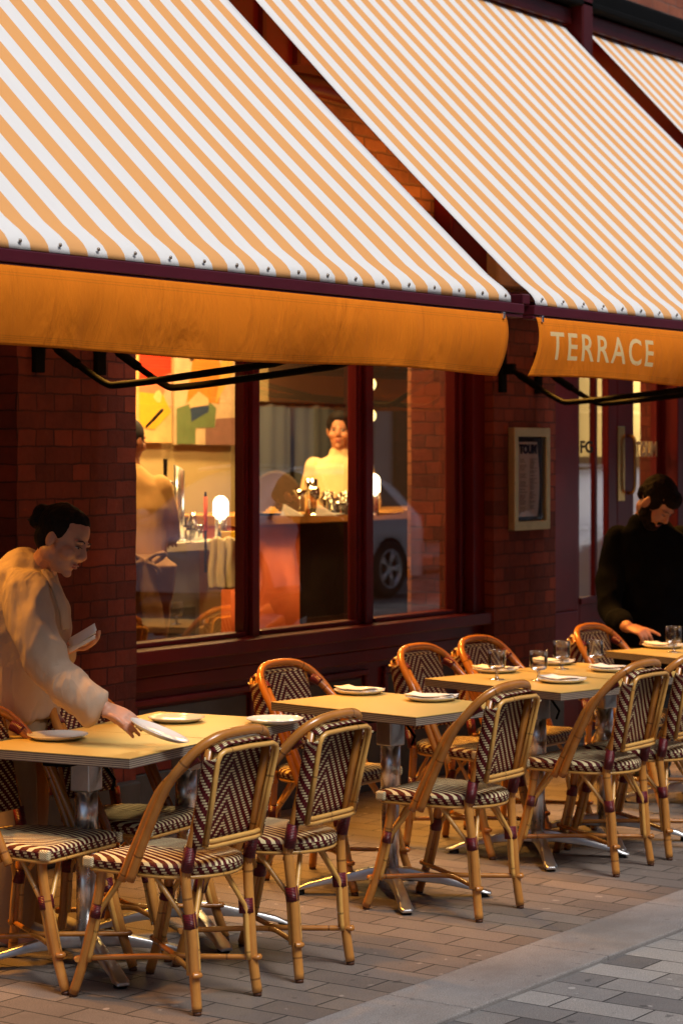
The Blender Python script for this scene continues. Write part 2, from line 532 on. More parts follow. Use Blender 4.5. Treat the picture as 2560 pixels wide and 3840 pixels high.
def m_metal(name, col=(.75, .75, .76), rough=.15):
    m, nt, nd, lk, b = newmat(name)
    tc = N(nt, 'TexCoord'); mp = N(nt, 'Mapping'); lk.new(tc.outputs['Object'], mp.inputs[0]); mp.inputs['Scale'].default_value = (1, 1, .1)
    n = noise_(nt, mp.outputs[0], 40, 5)
    n2 = noise_(nt, tc.outputs['Object'], 9, 6, .7)
    r = math_(nt, 'ADD', rough * .7, math_(nt, 'MULTIPLY', math_(nt, 'ADD', n.outputs[0], n2.outputs[0]), rough * .5))
    lk.new(r, b.inputs['Roughness']); b.inputs['Metallic'].default_value = 1
    lk.new(mixc(nt, ramp(nt, n2.outputs[0], [(.5, 0), (.8, .35)]), col, tuple(c * .5 for c in col)), b.inputs['Base Color'])
    return m

MAT = {}
MAT['rattan'] = m_rattan('rattan_pole', (.36, .120, .018), (.68, .30, .062))
MAT['hoop'] = m_rattan('rattan_hoop', (.31, .095, .012), (.62, .25, .045), .22)
MAT['cane'] = m_rattan('cane_spline', (.52, .23, .040), (.82, .45, .11), .32)
MAT['weave_back'] = m_weave('chevron_weave', .035, .0070, .0088, dash=.62, duty=.45)
MAT['weave_side'] = m_weave('twill_weave', .034, .0062, .0088, dash=.66, duty=.48)
MAT['weave_seat'] = m_weave('seat_weave', .0245, 0, .006, vk=.37, rows=False, duty=.42)
MAT['wrap'] = m_wrap('maroon_binding')
MAT['laminate'] = simple('cream_laminate', (.50, .36, .115), .36, var=.06, vs=3, bmp=.03, bs=200)
MAT['ply'] = m_ply('layered_edge', (.40, .34, .26), (.09, .06, .05))
MAT['chrome'] = m_metal('polished_steel', (.93, .93, .93), .24)
MAT['alu'] = m_metal('cast_aluminium', (.62, .62, .62), .28)
MAT['blackmetal'] = simple('black_metal', (.005, .005, .005), .8, spec=.08, bmp=.1)
MAT['rubber'] = simple('black_rubber', (.01, .01, .01), .7)
MAT['maroon'] = simple('maroon_gloss_paint', (.115, .008, .010), .30, var=.22, vs=3, bmp=.12, bs=26, spec=.3, coat=.08)
MAT['maroon_dark'] = simple('dark_maroon_paint', (.06, .005, .006), .35, spec=.3, var=.25, vs=4, bmp=.12, bs=26)
MAT['bar'] = simple('awning_bar_paint', (.095, .010, .020), .35, var=.12, vs=5, bmp=.05)
MAT['plinth'] = simple('slate_plinth', (.05, .055, .055), .6, var=.3, vs=6, bmp=.3, bs=30)
MAT['brick'] = m_brick('painted_red_brick', (.085, .013, .007), (.235, .040, .017), (.052, .010, .006), bw=.225, bh=.0745, squash=True, wear=(.30, .13, .08), wamt=.25)
MAT['brick_rough'] = m_brick('weathered_brick', (.22, .075, .04), (.44, .17, .08), (.17, .08, .05), wear=(.6, .42, .3), wamt=.5, bstr=1.0, ms=.014)
MAT['brick_up'] = m_brick('upper_red_brick', (.26, .07, .035), (.40, .12, .06), (.22, .15, .12))
MAT['china'] = simple('white_china', (.80, .77, .72), .12, var=.03, coat=.3)
MAT['linen'] = simple('white_napkin', (.82, .78, .74), .85, var=.05, bmp=.2, bs=120)
MAT['drink_glass'] = glass_thin('drinking_glass', (.985, .98, .97), 1.5, .06, 1.6, .085)
MAT['stem_glass'] = glass_thin('stem_glass', (.95, .95, .93), 1.5, .1, 2.2, .22)
MAT['pane'] = glass_thin('window_glass', (.94, .95, .93), 1.6, 0, 4.0, .0)
MAT['stripes'] = m_stripes('striped_canvas')
MAT['valance'] = m_canvas('orange_canvas', (.98, .262, .010))
MAT['letters'] = simple('cream_lettering', (.80, .55, .24), .8, var=.04)
MAT['brass'] = m_metal('polished_brass', (.75, .48, .16), .2)
MAT['gold_frame'] = m_metal('dull_brass', (.68, .58, .32), .42)

# ------------------------------------------------------------------ ground (structure)
def flat(name, x0, x1, y0, y1, z, mat, th=.0):
    mb = MB()
    mb.quad((x0, y0, z), (x1, y0, z), (x1, y1, z), (x0, y1, z), [(x0, y0), (x1, y0), (x1, y1), (x0, y1)])
    o = mb.build(name, mat)
    o['kind'] = 'structure'
    return o
MAT['paving'] = m_paver('grey_paving', (.135, .103, .084), (.255, .205, .172), (.022, .018, .015), .284, .1415, shift=(.127, .05), contrast=.55)
MAT['setts'] = m_paver('street_setts', (.06, .058, .064), (.33, .31, .29), (.02, .019, .02), .30, .16, off=.37, shift=(.05, .03), contrast=1.05)
def m_kerb():
    m, nt, nd, lk, b = newmat('granite_kerb')
    tc = N(nt, 'TexCoord')
    a_ = noise_(nt, tc.outputs['Object'], 230, 3, .75); c_ = noise_(nt, tc.outputs['Object'], 1.6, 7, .7); d_ = noise_(nt, tc.outputs['Object'], 17, 3, .5)
    col = ramp(nt, a_.outputs[0], [(.32, (.12, .105, .10)), (.5, (.25, .228, .215)), (.7, (.40, .375, .36))])
    col = mixc(nt, ramp(nt, c_.outputs[0], [(.42, 0), (.66, .6)]), col, (.12, .10, .09))
    col = mixc(nt, ramp(nt, d_.outputs[0], [(.68, 0), (.72, .5)]), col, (.06, .05, .045))
    lk.new(col, b.inputs['Base Color']); b.inputs['Roughness'].default_value = .8
    bump(nt, a_.outputs[0], b, .5, .003)
    return m
MAT['kerbstone'] = m_kerb()
MAT['farground'] = simple('asphalt', (.06, .06, .062), .85, var=.2, vs=2)
flat('ground', -150, 250, -150, 150, -.03, MAT['farground'])
pv = flat('pavement', -30, 60, 4.03, 6.66, 0.0, MAT['paving'])
rd = flat('road', -30, 60, -4.4, 3.70, -.012, MAT['setts'])
fp = flat('far_pavement', -30, 60, -6.6, -4.4, .05, MAT['paving'])
kb = MB()
x = -30.0
while x < 60:
    L = .9
    kb.box(x + .002, x + L - .002, 3.70, 4.025, -.08, .004)
    x += L
ko = kb.build('kerb', MAT['kerbstone'], bevel=.006); ko['kind'] = 'structure'
gt = MB(); gt.box(-30, 60, 4.02, 4.032, -.02, -.004); go = gt.build('gutter_joint', MAT['rubber']); go['kind'] = 'structure'

exec_parts = []
# ------------------------------------------------------------------ restaurant building
YF = 6.45      # brick face
YW = 6.62      # shopfront glass plane
bld = thing('restaurant_building', 'red brick restaurant front with maroon painted shopfront behind the striped awnings', 'building', (0, 0, 0))
def part(name, mb, mat, parent=None, **k): return mb.build(name, mat, parent or bld, **k)
def bxp(name, mat, x0, x1, y0, y1, z0, z1, parent=None, bevel=0, label=None):
    o = part(name, MB().box(x0, x1, y0, y1, z0, z1), mat, parent, bevel=bevel)
    if label: o['label'] = label
    return o
# brick piers, irregular corner arrises
def pier(x0, x1, y0, y1, z0, z1, name='brick_pier', mat='brick', label=None):
    mb = MB(); rnd = random.Random(int(x0 * 97))
    nz = int((z1 - z0) / .075)
    k = 0
    P = []
    for j in range(nz + 1):
        z = z0 + (z1 - z0) * j / nz
        a = x0 + rnd.uniform(-.004, .004); b = x1 + rnd.uniform(-.006, .004)
        P.append([(a, y0, z), (b, y0, z), (b, y1, z), (a, y1, z)])
    for r in P: mb.v += [Vector(p) for p in r]
    for j in range(nz):
        for i in range(4):
            q = (i + 1) % 4
            mb.face((j * 4 + i, j * 4 + q, j * 4 + 4 + q, j * 4 + 4 + i))
    mb.face((3, 2, 1, 0)); n = nz * 4; mb.face((n, n + 1, n + 2, n + 3))
    o = part(name, mb, MAT[mat])
    if label: o['label'] = label
    return o
pier(6.86, 7.624, YF, 7.0, 0.30, 2.78, label='brick pier behind the leaning server')
pier(5.6, 6.86, YF + .12, 7.0, 0.30, 2.78, 'brick_return')
pier(2.0, 5.6, YF, 7.0, 0.30, 2.78)
pier(10.69, 11.38, YF, 7.0, .42, 2.78, label='brick pier carrying the framed menu')
bxp('pier_plinth', MAT['plinth'], 2.0, 7.60, YF - .05, 7.0, 0, .30, bevel=.01)
bxp('pier_plinth', MAT['plinth'], 10.69, 11.40, YF - .05, 7.0, 0, .42, bevel=.01)
# wall above
o = bxp('brick_spandrel', MAT['brick_rough'], 2.0, 11.38, YF + .10, 7.0, 2.78, 3.62, label='rough brickwork over the window, seen between the awnings')
bxp('upper_brick_wall', MAT['brick_up'], 2.0, 40, YF + .02, 7.0, 4.46, 9.0)
bxp('timber_fascia', MAT['maroon'], 2.0, 40, YF + .04, 7.0, 3.62, 4.30)
for xx in [7.45 + .28 * i for i in range(8)]:
    bxp('fascia_moulding', MAT['maroon_dark'], xx, xx + .03, YF + .01, YF + .045, 3.66, 4.28)
bxp('cornice', MAT['blackmetal'], 2.0, 40, YF - .26, YF + .05, 4.305, 4.345, bevel=.01)
bxp('cornice', MAT['blackmetal'], 2.0, 40, YF - .20, YF + .04, 4.346, 4.46, bevel=.02)
bxp('gutter_bracket', MAT['maroon_dark'], 11.24, 11.36, YF - .26, YF - .02, 3.9, 4.75, bevel=.01)
# curved arch moulding above the shop window
mb = MB(); ap = []
for i in range(25):
    a = PI * (.12 + .76 * i / 24)
    ap.append((9.1 - 1.75 * math.cos(a), YF + .07, 2.78 + .88 * math.sin(a) * .92))
mb.tube(ap, .055, 8); part('arch_moulding', mb, MAT['maroon_dark'])
# pilaster and stone capital between the two awnings
bxp('pilaster', MAT['maroon'], 10.22, 10.60, YF - .02, YF + .1, 2.46, 3.30, bevel=.012)
bxp('stone_capital', simple('pale_stone', (.55, .40, .24), .7, bmp=.3), 10.58, 11.35, YF - .10, YF + .06, 2.66, 2.98, bevel=.02)
bxp('stone_string', MAT['maroon_dark'], 10.56, 11.37, YF - .13, YF + .05, 2.60, 2.655, bevel=.01)

# shop window: frame, mullions, transom, sill
def P3(name, x0, x1, y0, y1, z0, z1, parent, mat='maroon', bevel=.006): return bxp(name, MAT[mat], x0, x1, y0, y1, z0, z1, parent, bevel)
def shop_window(panes, x0, x1, zs, zt):
    fr = MB()
    fr.box(x0, panes[0][0], YW - .05, YW + .06, zs, zt)
    for (a, b), (c, d) in zip(panes[:-1], panes[1:]):
        fr.box(b, c, YW - .04, YW + .015, zs, zt)
        mid = (b + c) / 2
        fr.box(mid - .026, mid + .026, YW - .066, YW - .042, zs, zt)
        fr.box(b + .012, b + .020, YW - .048, YW - .042, zs + .02, zt)
    fr.box(panes[-1][1], x1, YW - .05, YW + .015, zs, zt)
    fr.box(panes[-1][1] + .03, panes[-1][1] + .05, YW - .07, YW - .052, zs, zt)
    fr.box(panes[-1][1] + .10, x1 - .005, YW - .11, YW - .052, zs, zt)
    f = fr.build('window_frame', MAT['maroon'], bld, bevel=.005)
    for a, b in panes:
        g = MB(); g.quad((a - .004, YW, zs - .004), (b + .004, YW, zs - .004), (b + .004, YW, zt), (a - .004, YW, zt))
        g.build('window_pane', MAT['pane'], f)
        r = MB(); r.box(a, b, YW - .052, YW + .03, zs, zs + .022); r.build('bottom_bead', MAT['maroon'], f, bevel=.004)
    return f
shop_window([(7.66, 8.575), (8.705, 9.53), (9.69, 10.47)], 7.60, 10.695, .865, 2.74)
P3('window_sill', 7.60, 10.70, YW - .16, YW + .05, .80, .864, bld)
P3('sill_moulding', 7.60, 10.70, YW - .10, YW + .05, .735, .799, bld)
P3('window_head', 7.60, 10.70, YW - .10, YW + .3, 2.741, 2.80, bld, 'maroon_dark')
# stall riser with raised panels and dark vents
P3('stall_riser', 7.60, 10.69, YW - .05, YW + .06, .36, .734, bld)
P3('riser_rail', 7.60, 10.69, YW - .085, YW - .052, .665, .733, bld)
P3('riser_plinth', 7.60, 10.69, YW - .10, YW + .06, 0.0, .30, bld, 'plinth')
P3('riser_skirting', 7.60, 10.69, YW - .095, YW + .06, .302, .37, bld)
for a, b in ((7.72, 8.62), (8.78, 9.60), (9.75, 10.55)):
    fr = MB()
    for q in ((a, b, .60, .63), (a, b, .40, .43), (a, a + .03, .431, .599), (b - .03, b, .431, .599)):
        fr.box(q[0], q[1], YW - .075, YW - .052, q[2], q[3])
    p = fr.build('riser_panel', MAT['maroon'], bld, bevel=.006)
    v = MB(); v.box(a + .05, b - .05, YW - .060, YW - .0515, .45, .585)
    v.build('vent_grille', MAT['plinth'], p)

# doors to the right of the menu pier
D0 = 11.38
P3('door_post', D0, 11.50, YW - .10, YW + .08, 0, 2.72, bld, 'maroon')
side = MB(); side.box(11.501, 11.62, YW - .02, YW + .04, 0, .66); side.box(11.501, 11.62, YW - .02, YW + .04, .72, .80); side.box(11.62, 11.90, YW - .03, YW + .05, 0.0, .80); side.box(11.62, 11.90, YW - .03, YW + .05, .801, 2.72)
side.build('door_jamb', MAT['maroon'], bld, bevel=.008)
bxp('jamb_recess', MAT['maroon_dark'], 11.501, 11.62, YW + .041, YW + .07, .801, 2.72)
def door(x0, x1, g0, g1, bar=None, text=None, handle=None, label=None):
    f = MB()
    f.box(x0, g0, YW, YW + .05, .05, 2.60); f.box(g1, x1, YW, YW + .05, .05, 2.60)
    f.box(g0, g1, YW, YW + .05, .05, .87); f.box(g0, g1, YW, YW + .05, 2.45, 2.60)
    f.box(g0 + .0, g1, YW - .012, YW - .001, .83, .869)
    f.box(g0 + .04, g1 - .04, YW - .010, YW - .001, .15, .72)
    if bar: f.box(bar - .018, bar + .018, YW + .005, YW + .045, .871, 2.449)
    d = f.build('door', MAT['maroon'], bld, bevel=.006)
    if label: d['label'] = label
    g = MB(); g.quad((g0, YW + .02, .87), (g1, YW + .02, .87), (g1, YW + .02, 2.45), (g0, YW + .02, 2.45)); g.build('door_pane', MAT['pane'], d)
    if handle:
        h = MB(); h.box(handle - .045, handle + .045, YW - .008, YW - .0005, 1.45, 1.92)
        h.build('push_plate', MAT['brass'], d, bevel=.003)
        h = MB(); hx = handle + .085
        h.tube(spline([(hx, YW - .005, 1.50), (hx, YW - .05, 1.52), (hx, YW - .055, 1.68), (hx, YW - .05, 1.84), (hx, YW - .005, 1.86)], 5), .011, 8); h.build('door_handle', MAT['brass'], d)
    return d
door1 = door(11.90, 12.46, 11.975, 12.345, bar=12.195, handle=None, label='left door leaf with a slim glazing bar')
door2 = door(12.463, 13.05, 12.68, 13.0, handle=12.505, label='right door leaf with brass push plate and handle')
P3('door_post', 13.06, 13.25, YW - .12, YW + .08, 0, 2.72, bld, 'maroon')
P3('door_post', 13.32, 13.50, YW - .04, YW + .08, 0, 2.72, bld, 'maroon')
P3('door_infill', 13.25, 13.32, YW, YW + .08, 0, 2.72, bld, 'maroon_dark')
P3('door_head', D0, 16, YW - .12, YW + .08, 2.721, 2.80, bld, 'maroon')
P3('door_step', D0, 13.5, YW - .25, YW + .2, 0.005, .05, bld, 'plinth')
pier(13.5, 22, YF, 7.0, 0, 2.78, 'brick_pier')
bxp('brick_spandrel', MAT['brick'], 11.38, 40, YF + .08, 7.0, 2.81, 3.62)

def text_obj(name, txt, loc, size, mat, parent, rz=0, ex=.0015, bold=0.0, align='LEFT', sx=1, rx=PI / 2, spacing=1.0):
    c = bpy.data.curves.new(name, 'FONT'); c.body = txt; c.size = size; c.extrude = ex; c.offset = bold
    c.align_x = align; c.space_character = spacing; c.resolution_u = 3
    c.materials.append(mat)
    o = bpy.data.objects.new(name, c); link(o, parent)
    o.location = loc; o.rotation_euler = (rx, 0, rz); o.scale = (sx, 1, 1)
    bpy.context.view_layer.update()
    me = bpy.data.meshes.new_from_object(o.evaluated_get(bpy.context.evaluated_depsgraph_get()))
    if not me.materials: me.materials.append(mat)
    me.name = name
    q = bpy.data.objects.new(name, me); link(q, parent); q.location = loc; q.rotation_euler = (rx, 0, rz); q.scale = (sx, 1, 1)
    bpy.data.objects.remove(o)
    return q
MAT['vinyl'] = simple('beige_vinyl', (.80, .66, .42), .6, var=.03)
MAT['vinyl_dark'] = simple('black_vinyl', (.02, .018, .016), .6, var=.03)
text_obj('door_lettering', 'TOUM', (12.70, YW - .004, 1.735), .125, MAT['vinyl'], door2, bold=.006, sx=.80)
text_obj('door_lettering', 'FG', (12.00, YW + .012, 1.755), .10, MAT['vinyl_dark'], door1, bold=.003, sx=1.4)

# interior shell -------------------------------------------------------
MAT['in_wall'] = simple('warm_plaster', (.62, .47, .24), .8, var=.08, vs=1.5)
MAT['in_dark'] = simple('dark_brown_wall', (.10, .055, .03), .7, var=.2, vs=2)
MAT['in_cream'] = simple('cream_wall', (.80, .68, .40), .8, var=.05, vs=1)
MAT['in_floor'] = simple('dark_floor_boards', (.05, .035, .025), .5, var=.3)
fl = flat('floor', 7.6, 24, 6.7, 12, .08, MAT['in_floor'])
bxp('interior_wall', MAT['in_wall'], 9.5, 13.2, 9.9, 10.0, .08, 3.3)
bxp('interior_wall', MAT['in_dark'], 13.2, 17.6, 9.9, 10.0, .08, 3.3)
bxp('interior_wall', MAT['in_cream'], 17.6, 24, 9.9, 10.0, 1.72, 3.3)
bxp('interior_wall', MAT['in_dark'], 17.6, 24, 9.9, 10.0, .08, 1.719)
bxp('interior_wall', MAT['in_dark'], 24, 24.1, 6.7, 12, .08, 3.3)
bxp('interior_wall', MAT['in_dark'], 7.5, 7.6, 7.0, 12, .08, 3.3)
bxp('interior_ceiling', MAT['in_dark'], 7.5, 24.1, 6.7, 12, 3.3, 3.4)
# rough brick column inside, seen through the right-hand pane
c = at(1590, 1800, 13.0)
bxp('brick_column', MAT['brick_rough'], c.x + .02, c.x + .12, c.y, c.y + .13, .08, 3.29, label='exposed rough brick column inside the right window pane')
bxp('brick_column', MAT['brick'], c.x + .125, c.x + .9, c.y + .03, c.y + .13, .08, 3.29)

# ------------------------------------------------------------------ awnings
MAT['screw'] = simple('steel_screw', (.35, .28, .22), .4, metal=.8)
def awning(x0, x1, phase, label, text=False, screws=True, arms=(), tilt=0.0, seam=(), y0=4.43, vx0=None, vx1=None, group='striped awnings along the shopfront'):
    root = thing('awning', label, 'awning', (x0, y0, 2.35), 0, group)
    w = x1 - x0
    prof = [(YF - .02 - y0, 4.345 - 2.35)]
    n = 16
    ax, az = YF - .02 - y0, 4.345 - 2.35
    bx_, bz = .075, .085
    for i in range(1, n + 1):
        t = i / n
        prof.append((ax + (bx_ - ax) * t, az + (bz - az) * t - .035 * math.sin(PI * t)))
    for y, z in ((.045, .062), (.018, .042), (-.004, .022), (-.018, .002), (-.0215, -.0185)): prof.append((y, z))
    L = [0]
    for a, b in zip(prof[:-1], prof[1:]): L.append(L[-1] + math.hypot(a[0] - b[0], a[1] - b[1]))
    tot = L[-1]
    nu, nv = int(w / .04), len(prof) - 1
    def fn(u, v):
        j = min(int(round(v * nv)), nv)
        y, z = prof[j]
        x = u * w
        t = L[j] / tot
        d = .010 * noise.noise(Vector((x * 1.3, t * 2.0, x0))) + .004 * noise.noise(Vector((x * 6, t * 1.2, 3)))
        pin = .006 * abs(math.sin(PI * (x + phase) / .168)) * max(0, (t - .94) / .06)
        x += (.5 - u) * 2 * .045 * (1 - t)
        return (x, y - (d * .7 if j < nv else 0) - pin, z + (d * .7 if j < nv else 0))
    mb = MB(); mb.grid(nu, nv, fn, lambda u, v: (u * w + phase, L[min(int(round(v * nv)), nv)]))
    o = mb.build('canopy', MAT['stripes'], root)
    sm = o.modifiers.new('solid', 'SOLIDIFY'); sm.thickness = .002
    # front bar with groove
    fb = MB(); fb.box(-.02, w + .10, -.03, .03, -.058, -.0205); fb.box(-.02, w + .10, -.024, .03, -.074, -.060); fb.box(-.02, w + .03, .012, .045, -.018, .0)
    fb.build('front_bar', MAT['bar'], root, bevel=.003)
    ec = MB(); ec.box(w + .015, w + .05, .0, .075, -.0175, .022); ec.box(-.075, -.021, -.01, .10, -.0175, .022) ; ec.build('end_cap', MAT['bar'], root, bevel=.004)
    # side hem strip
    # valance
    va, vb = (vx0 if vx0 is not None else .01), (vx1 if vx1 is not None else w - .02)
    H = .232
    def vf(u, v):
        x = va + (vb - va) * u
        sag = v * v
        wv = (.012 * math.sin(x * 5.1 + 1) + .016 * noise.noise(Vector((x * 2.1, v, x0))) + .006 * noise.noise(Vector((x * 9, v * 2, 4)))) * sag
        for s_ in seam: wv += -.012 * math.exp(-((x - s_) / .03) ** 2) * math.sin(PI * v) + .010 * math.exp(-((x - s_ - .09) / .05) ** 2) * v
        edge = 0
        if u > .97: edge = -.03 * v * v * (u - .97) / .03
        if u < .03: edge = -.05 * v * v * (.03 - u) / .03
        lift = .006 * math.sin(x * 3.3) * v
        bow = -.024 * math.sin(PI * v ** .8 * .92)
        return (x + edge, -.022 + wv + bow + .01 * v, -.066 - H * v + lift)
    mb = MB(); mb.grid(int((vb - va) / .03), 28, vf, lambda u, v: (u * (vb - va), v * H))
    vo = mb.build('valance', MAT['valance'], root)
    sm = vo.modifiers.new('solid', 'SOLIDIFY'); sm.thickness = .0018
    for xs in ([va + .03, vb - .03]):
        b = MB(); b.box(xs - .007, xs + .007, -.040, -.020, -.085, -.060); b.build('hook', MAT['chrome'], vo, bevel=.002)
    if text:
        # lettering follows the hanging cloth
        c = bpy.data.curves.new('tmp', 'FONT'); c.body = 'TERRACE'; c.size = .158; c.offset = .0016; c.space_character = 1.22; c.extrude = .0012; c.resolution_u = 4
        to = bpy.data.objects.new('tmp', c); COL.objects.link(to); to.scale = (.70, 1, 1)
        bpy.context.view_layer.update()
        me = bpy.data.meshes.new_from_object(to.evaluated_get(bpy.context.evaluated_depsgraph_get()))
        bm = bmesh.new(); bm.from_mesh(me); 
        xs = [v.co.x for v in bm.verts]; mn, mx = min(xs), max(xs)
        for kz in range(1, 24):
            bmesh.ops.bisect_plane(bm, geom=bm.verts[:] + bm.edges[:] + bm.faces[:], plane_co=(0, kz * .008 - .02, 0), plane_no=(0, 1, 0))
        bmesh.ops.triangulate(bm, faces=bm.faces[:])
        for v in bm.verts:
            X = text[0] + (v.co.x - mn) / (mx - mn) * (text[1] - text[0]) - x0
            zz = v.co.y
            tv = (.188 - zz - .025) / H
            u = (X - va) / (vb - va)
            p = Vector(vf(u, tv))
            v.co = Vector((p.x - .045 * (tv - .5) * 0, p.y - .0014 - v.co.z * .5, p.z))
        bm.to_mesh(me); bm.free(); bpy.data.objects.remove(to)
        me.materials.clear(); me.materials.append(MAT['letters']); me.name = 'lettering'
        lo = bpy.data.objects.new('lettering', me); link(lo, vo)
    # screws at each stripe
    if screws:
        k = math.ceil((phase) / .168)
        xx = k * .168 - phase + .168 * .25
        sc0 = None
        cand = [xx + .168 * i for i in range(-1, int(w / .168) + 1)]
        for q in cand:
            if q < .01 or q > w - .005: continue
            if sc0 is None:
                s = MB(); s.lathe([(.0065, 0), (.006, .003), (.003, .0045), (.0005, .0045)], 8, Matrix.Rotation(PI / 2, 4, 'X'))
                sc0 = s.build('screw', MAT['screw'], root); so = sc0
            else:
                so = sc0.copy(); COL.objects.link(so); so.parent = root
            so.location = (q, -.027, .006)
    for xa in arms:
        a = xa - x0
        Y = lambda y: y - y0
        Z = lambda z: z - 2.35
        mb = MB()
        pts = [(a, Y(6.38), Z(2.215)), (a, Y(6.16), Z(2.085)), (a, Y(6.06), Z(2.035)), (a, Y(6.00), Z(2.03)), (a, Y(5.85), Z(2.04)), (a, Y(5.2), Z(2.10)), (a, Y(4.47), Z(2.262)), (a, Y(4.45), Z(2.30))]
        mb.tube(pts[:1] + spline(pts[1:5], 3) + pts[5:], .015, 8)
        mb.tube([(a, Y(6.33), Z(2.186)), (a, Y(6.22), Z(2.121))], .021, 8)
        ao = mb.build('arm', MAT['blackmetal'], root)
        b = MB(); b.box(a - .03, a + .03, Y(6.425), Y(6.452), Z(2.09), Z(2.33)); b.box(a - .02, a + .02, Y(6.36), Y(6.425), Z(2.19), Z(2.25))
        b.build('wall_bracket', MAT['blackmetal'], ao, bevel=.004)
    # roller box on the wall
    rb = MB(); rb.box(0, w, YF - y0 - .20, YF - y0 - .02, 4.20 - 2.35, 4.295 - 2.35); rb.build('roller_box', MAT['maroon_dark'], root, bevel=.01)
    return root
aw1 = awning(2.30, 7.42, .0, 'nearest orange and white striped awning with a plain orange valance', arms=(2.6, 6.975, 7.365), seam=(2.62, 4.42), vx0=.01, vx1=5.085)
aw2 = awning(7.62, 11.22, .0, 'middle orange and white striped awning with TERRACE on its valance', text=(7.705, 8.585), arms=(10.763, 11.16), seam=(), vx0=.0, vx1=3.57, tilt=.05)
aw3 = awning(11.42, 15.2, .03, 'farthest striped awning at the top right corner, its valance out of view', arms=(), screws=False)

# ------------------------------------------------------------------ framed menu on the pier
mr = thing('menu_case', 'dull brass menu case holding a long paper menu, on the brick pier beside the doors', 'menu case', (10.842, YF, 1.315))
w, h = .40, .58
f = MB()
for q in ((0, w, 0, .050), (0, w, h - .050, h), (0, .042, .0501, h - .0501), (w - .042, w, .0501, h - .0501)):
    f.box(q[0], q[1], -.045, 0, q[2], q[3])
f.build('frame', MAT['gold_frame'], mr, bevel=.004)
f = MB(); f.box(.042, w - .042, -.012, -.002, .0502, h - .0502); f.build('backing', simple('black_backing', (.015, .016, .022), .5), mr)
MAT['menu_paper'] = simple('menu_paper', (.90, .82, .76), .7, var=.05)
f = MB(); f.grid(6, 14, lambda u, v: (.056 + u * (.245 + .02 * math.sin(v * 3)) + .006 * math.sin(v * 5), -.016 - .010 * math.sin(u * PI) * v, .075 + v * .425))
mp = f.build('menu_sheet', MAT['menu_paper'], mr)
MAT['ink'] = simple('dark_blue_ink', (.03, .03, .07), .6)
text_obj('heading', 'TOUM', (.083, -.0275, .435), .070, MAT['ink'], mp, bold=.0035, sx=.93)
MAT['ink2'] = simple('grey_print', (.25, .20, .19), .7)
f = MB(); rr = random.Random(4)
for cx in (.085, .195):
    z = .40
    while z > .10:
        if rr.random() < .82:
            f.box(cx, cx + rr.uniform(.04, .085), -.0292, -.0285, z, z + .0028)
        z -= .0085
f.build('printed_lines', MAT['ink2'], mp)
f = MB(); f.quad((.05, -.033, .06), (w - .05, -.033, .06), (w - .05, -.033, h - .06), (.05, -.033, h - .06)); f.build('glazing', glass_thin('case_glass', (.97, .97, .97), 1.4, 0, .8, 0), mr)

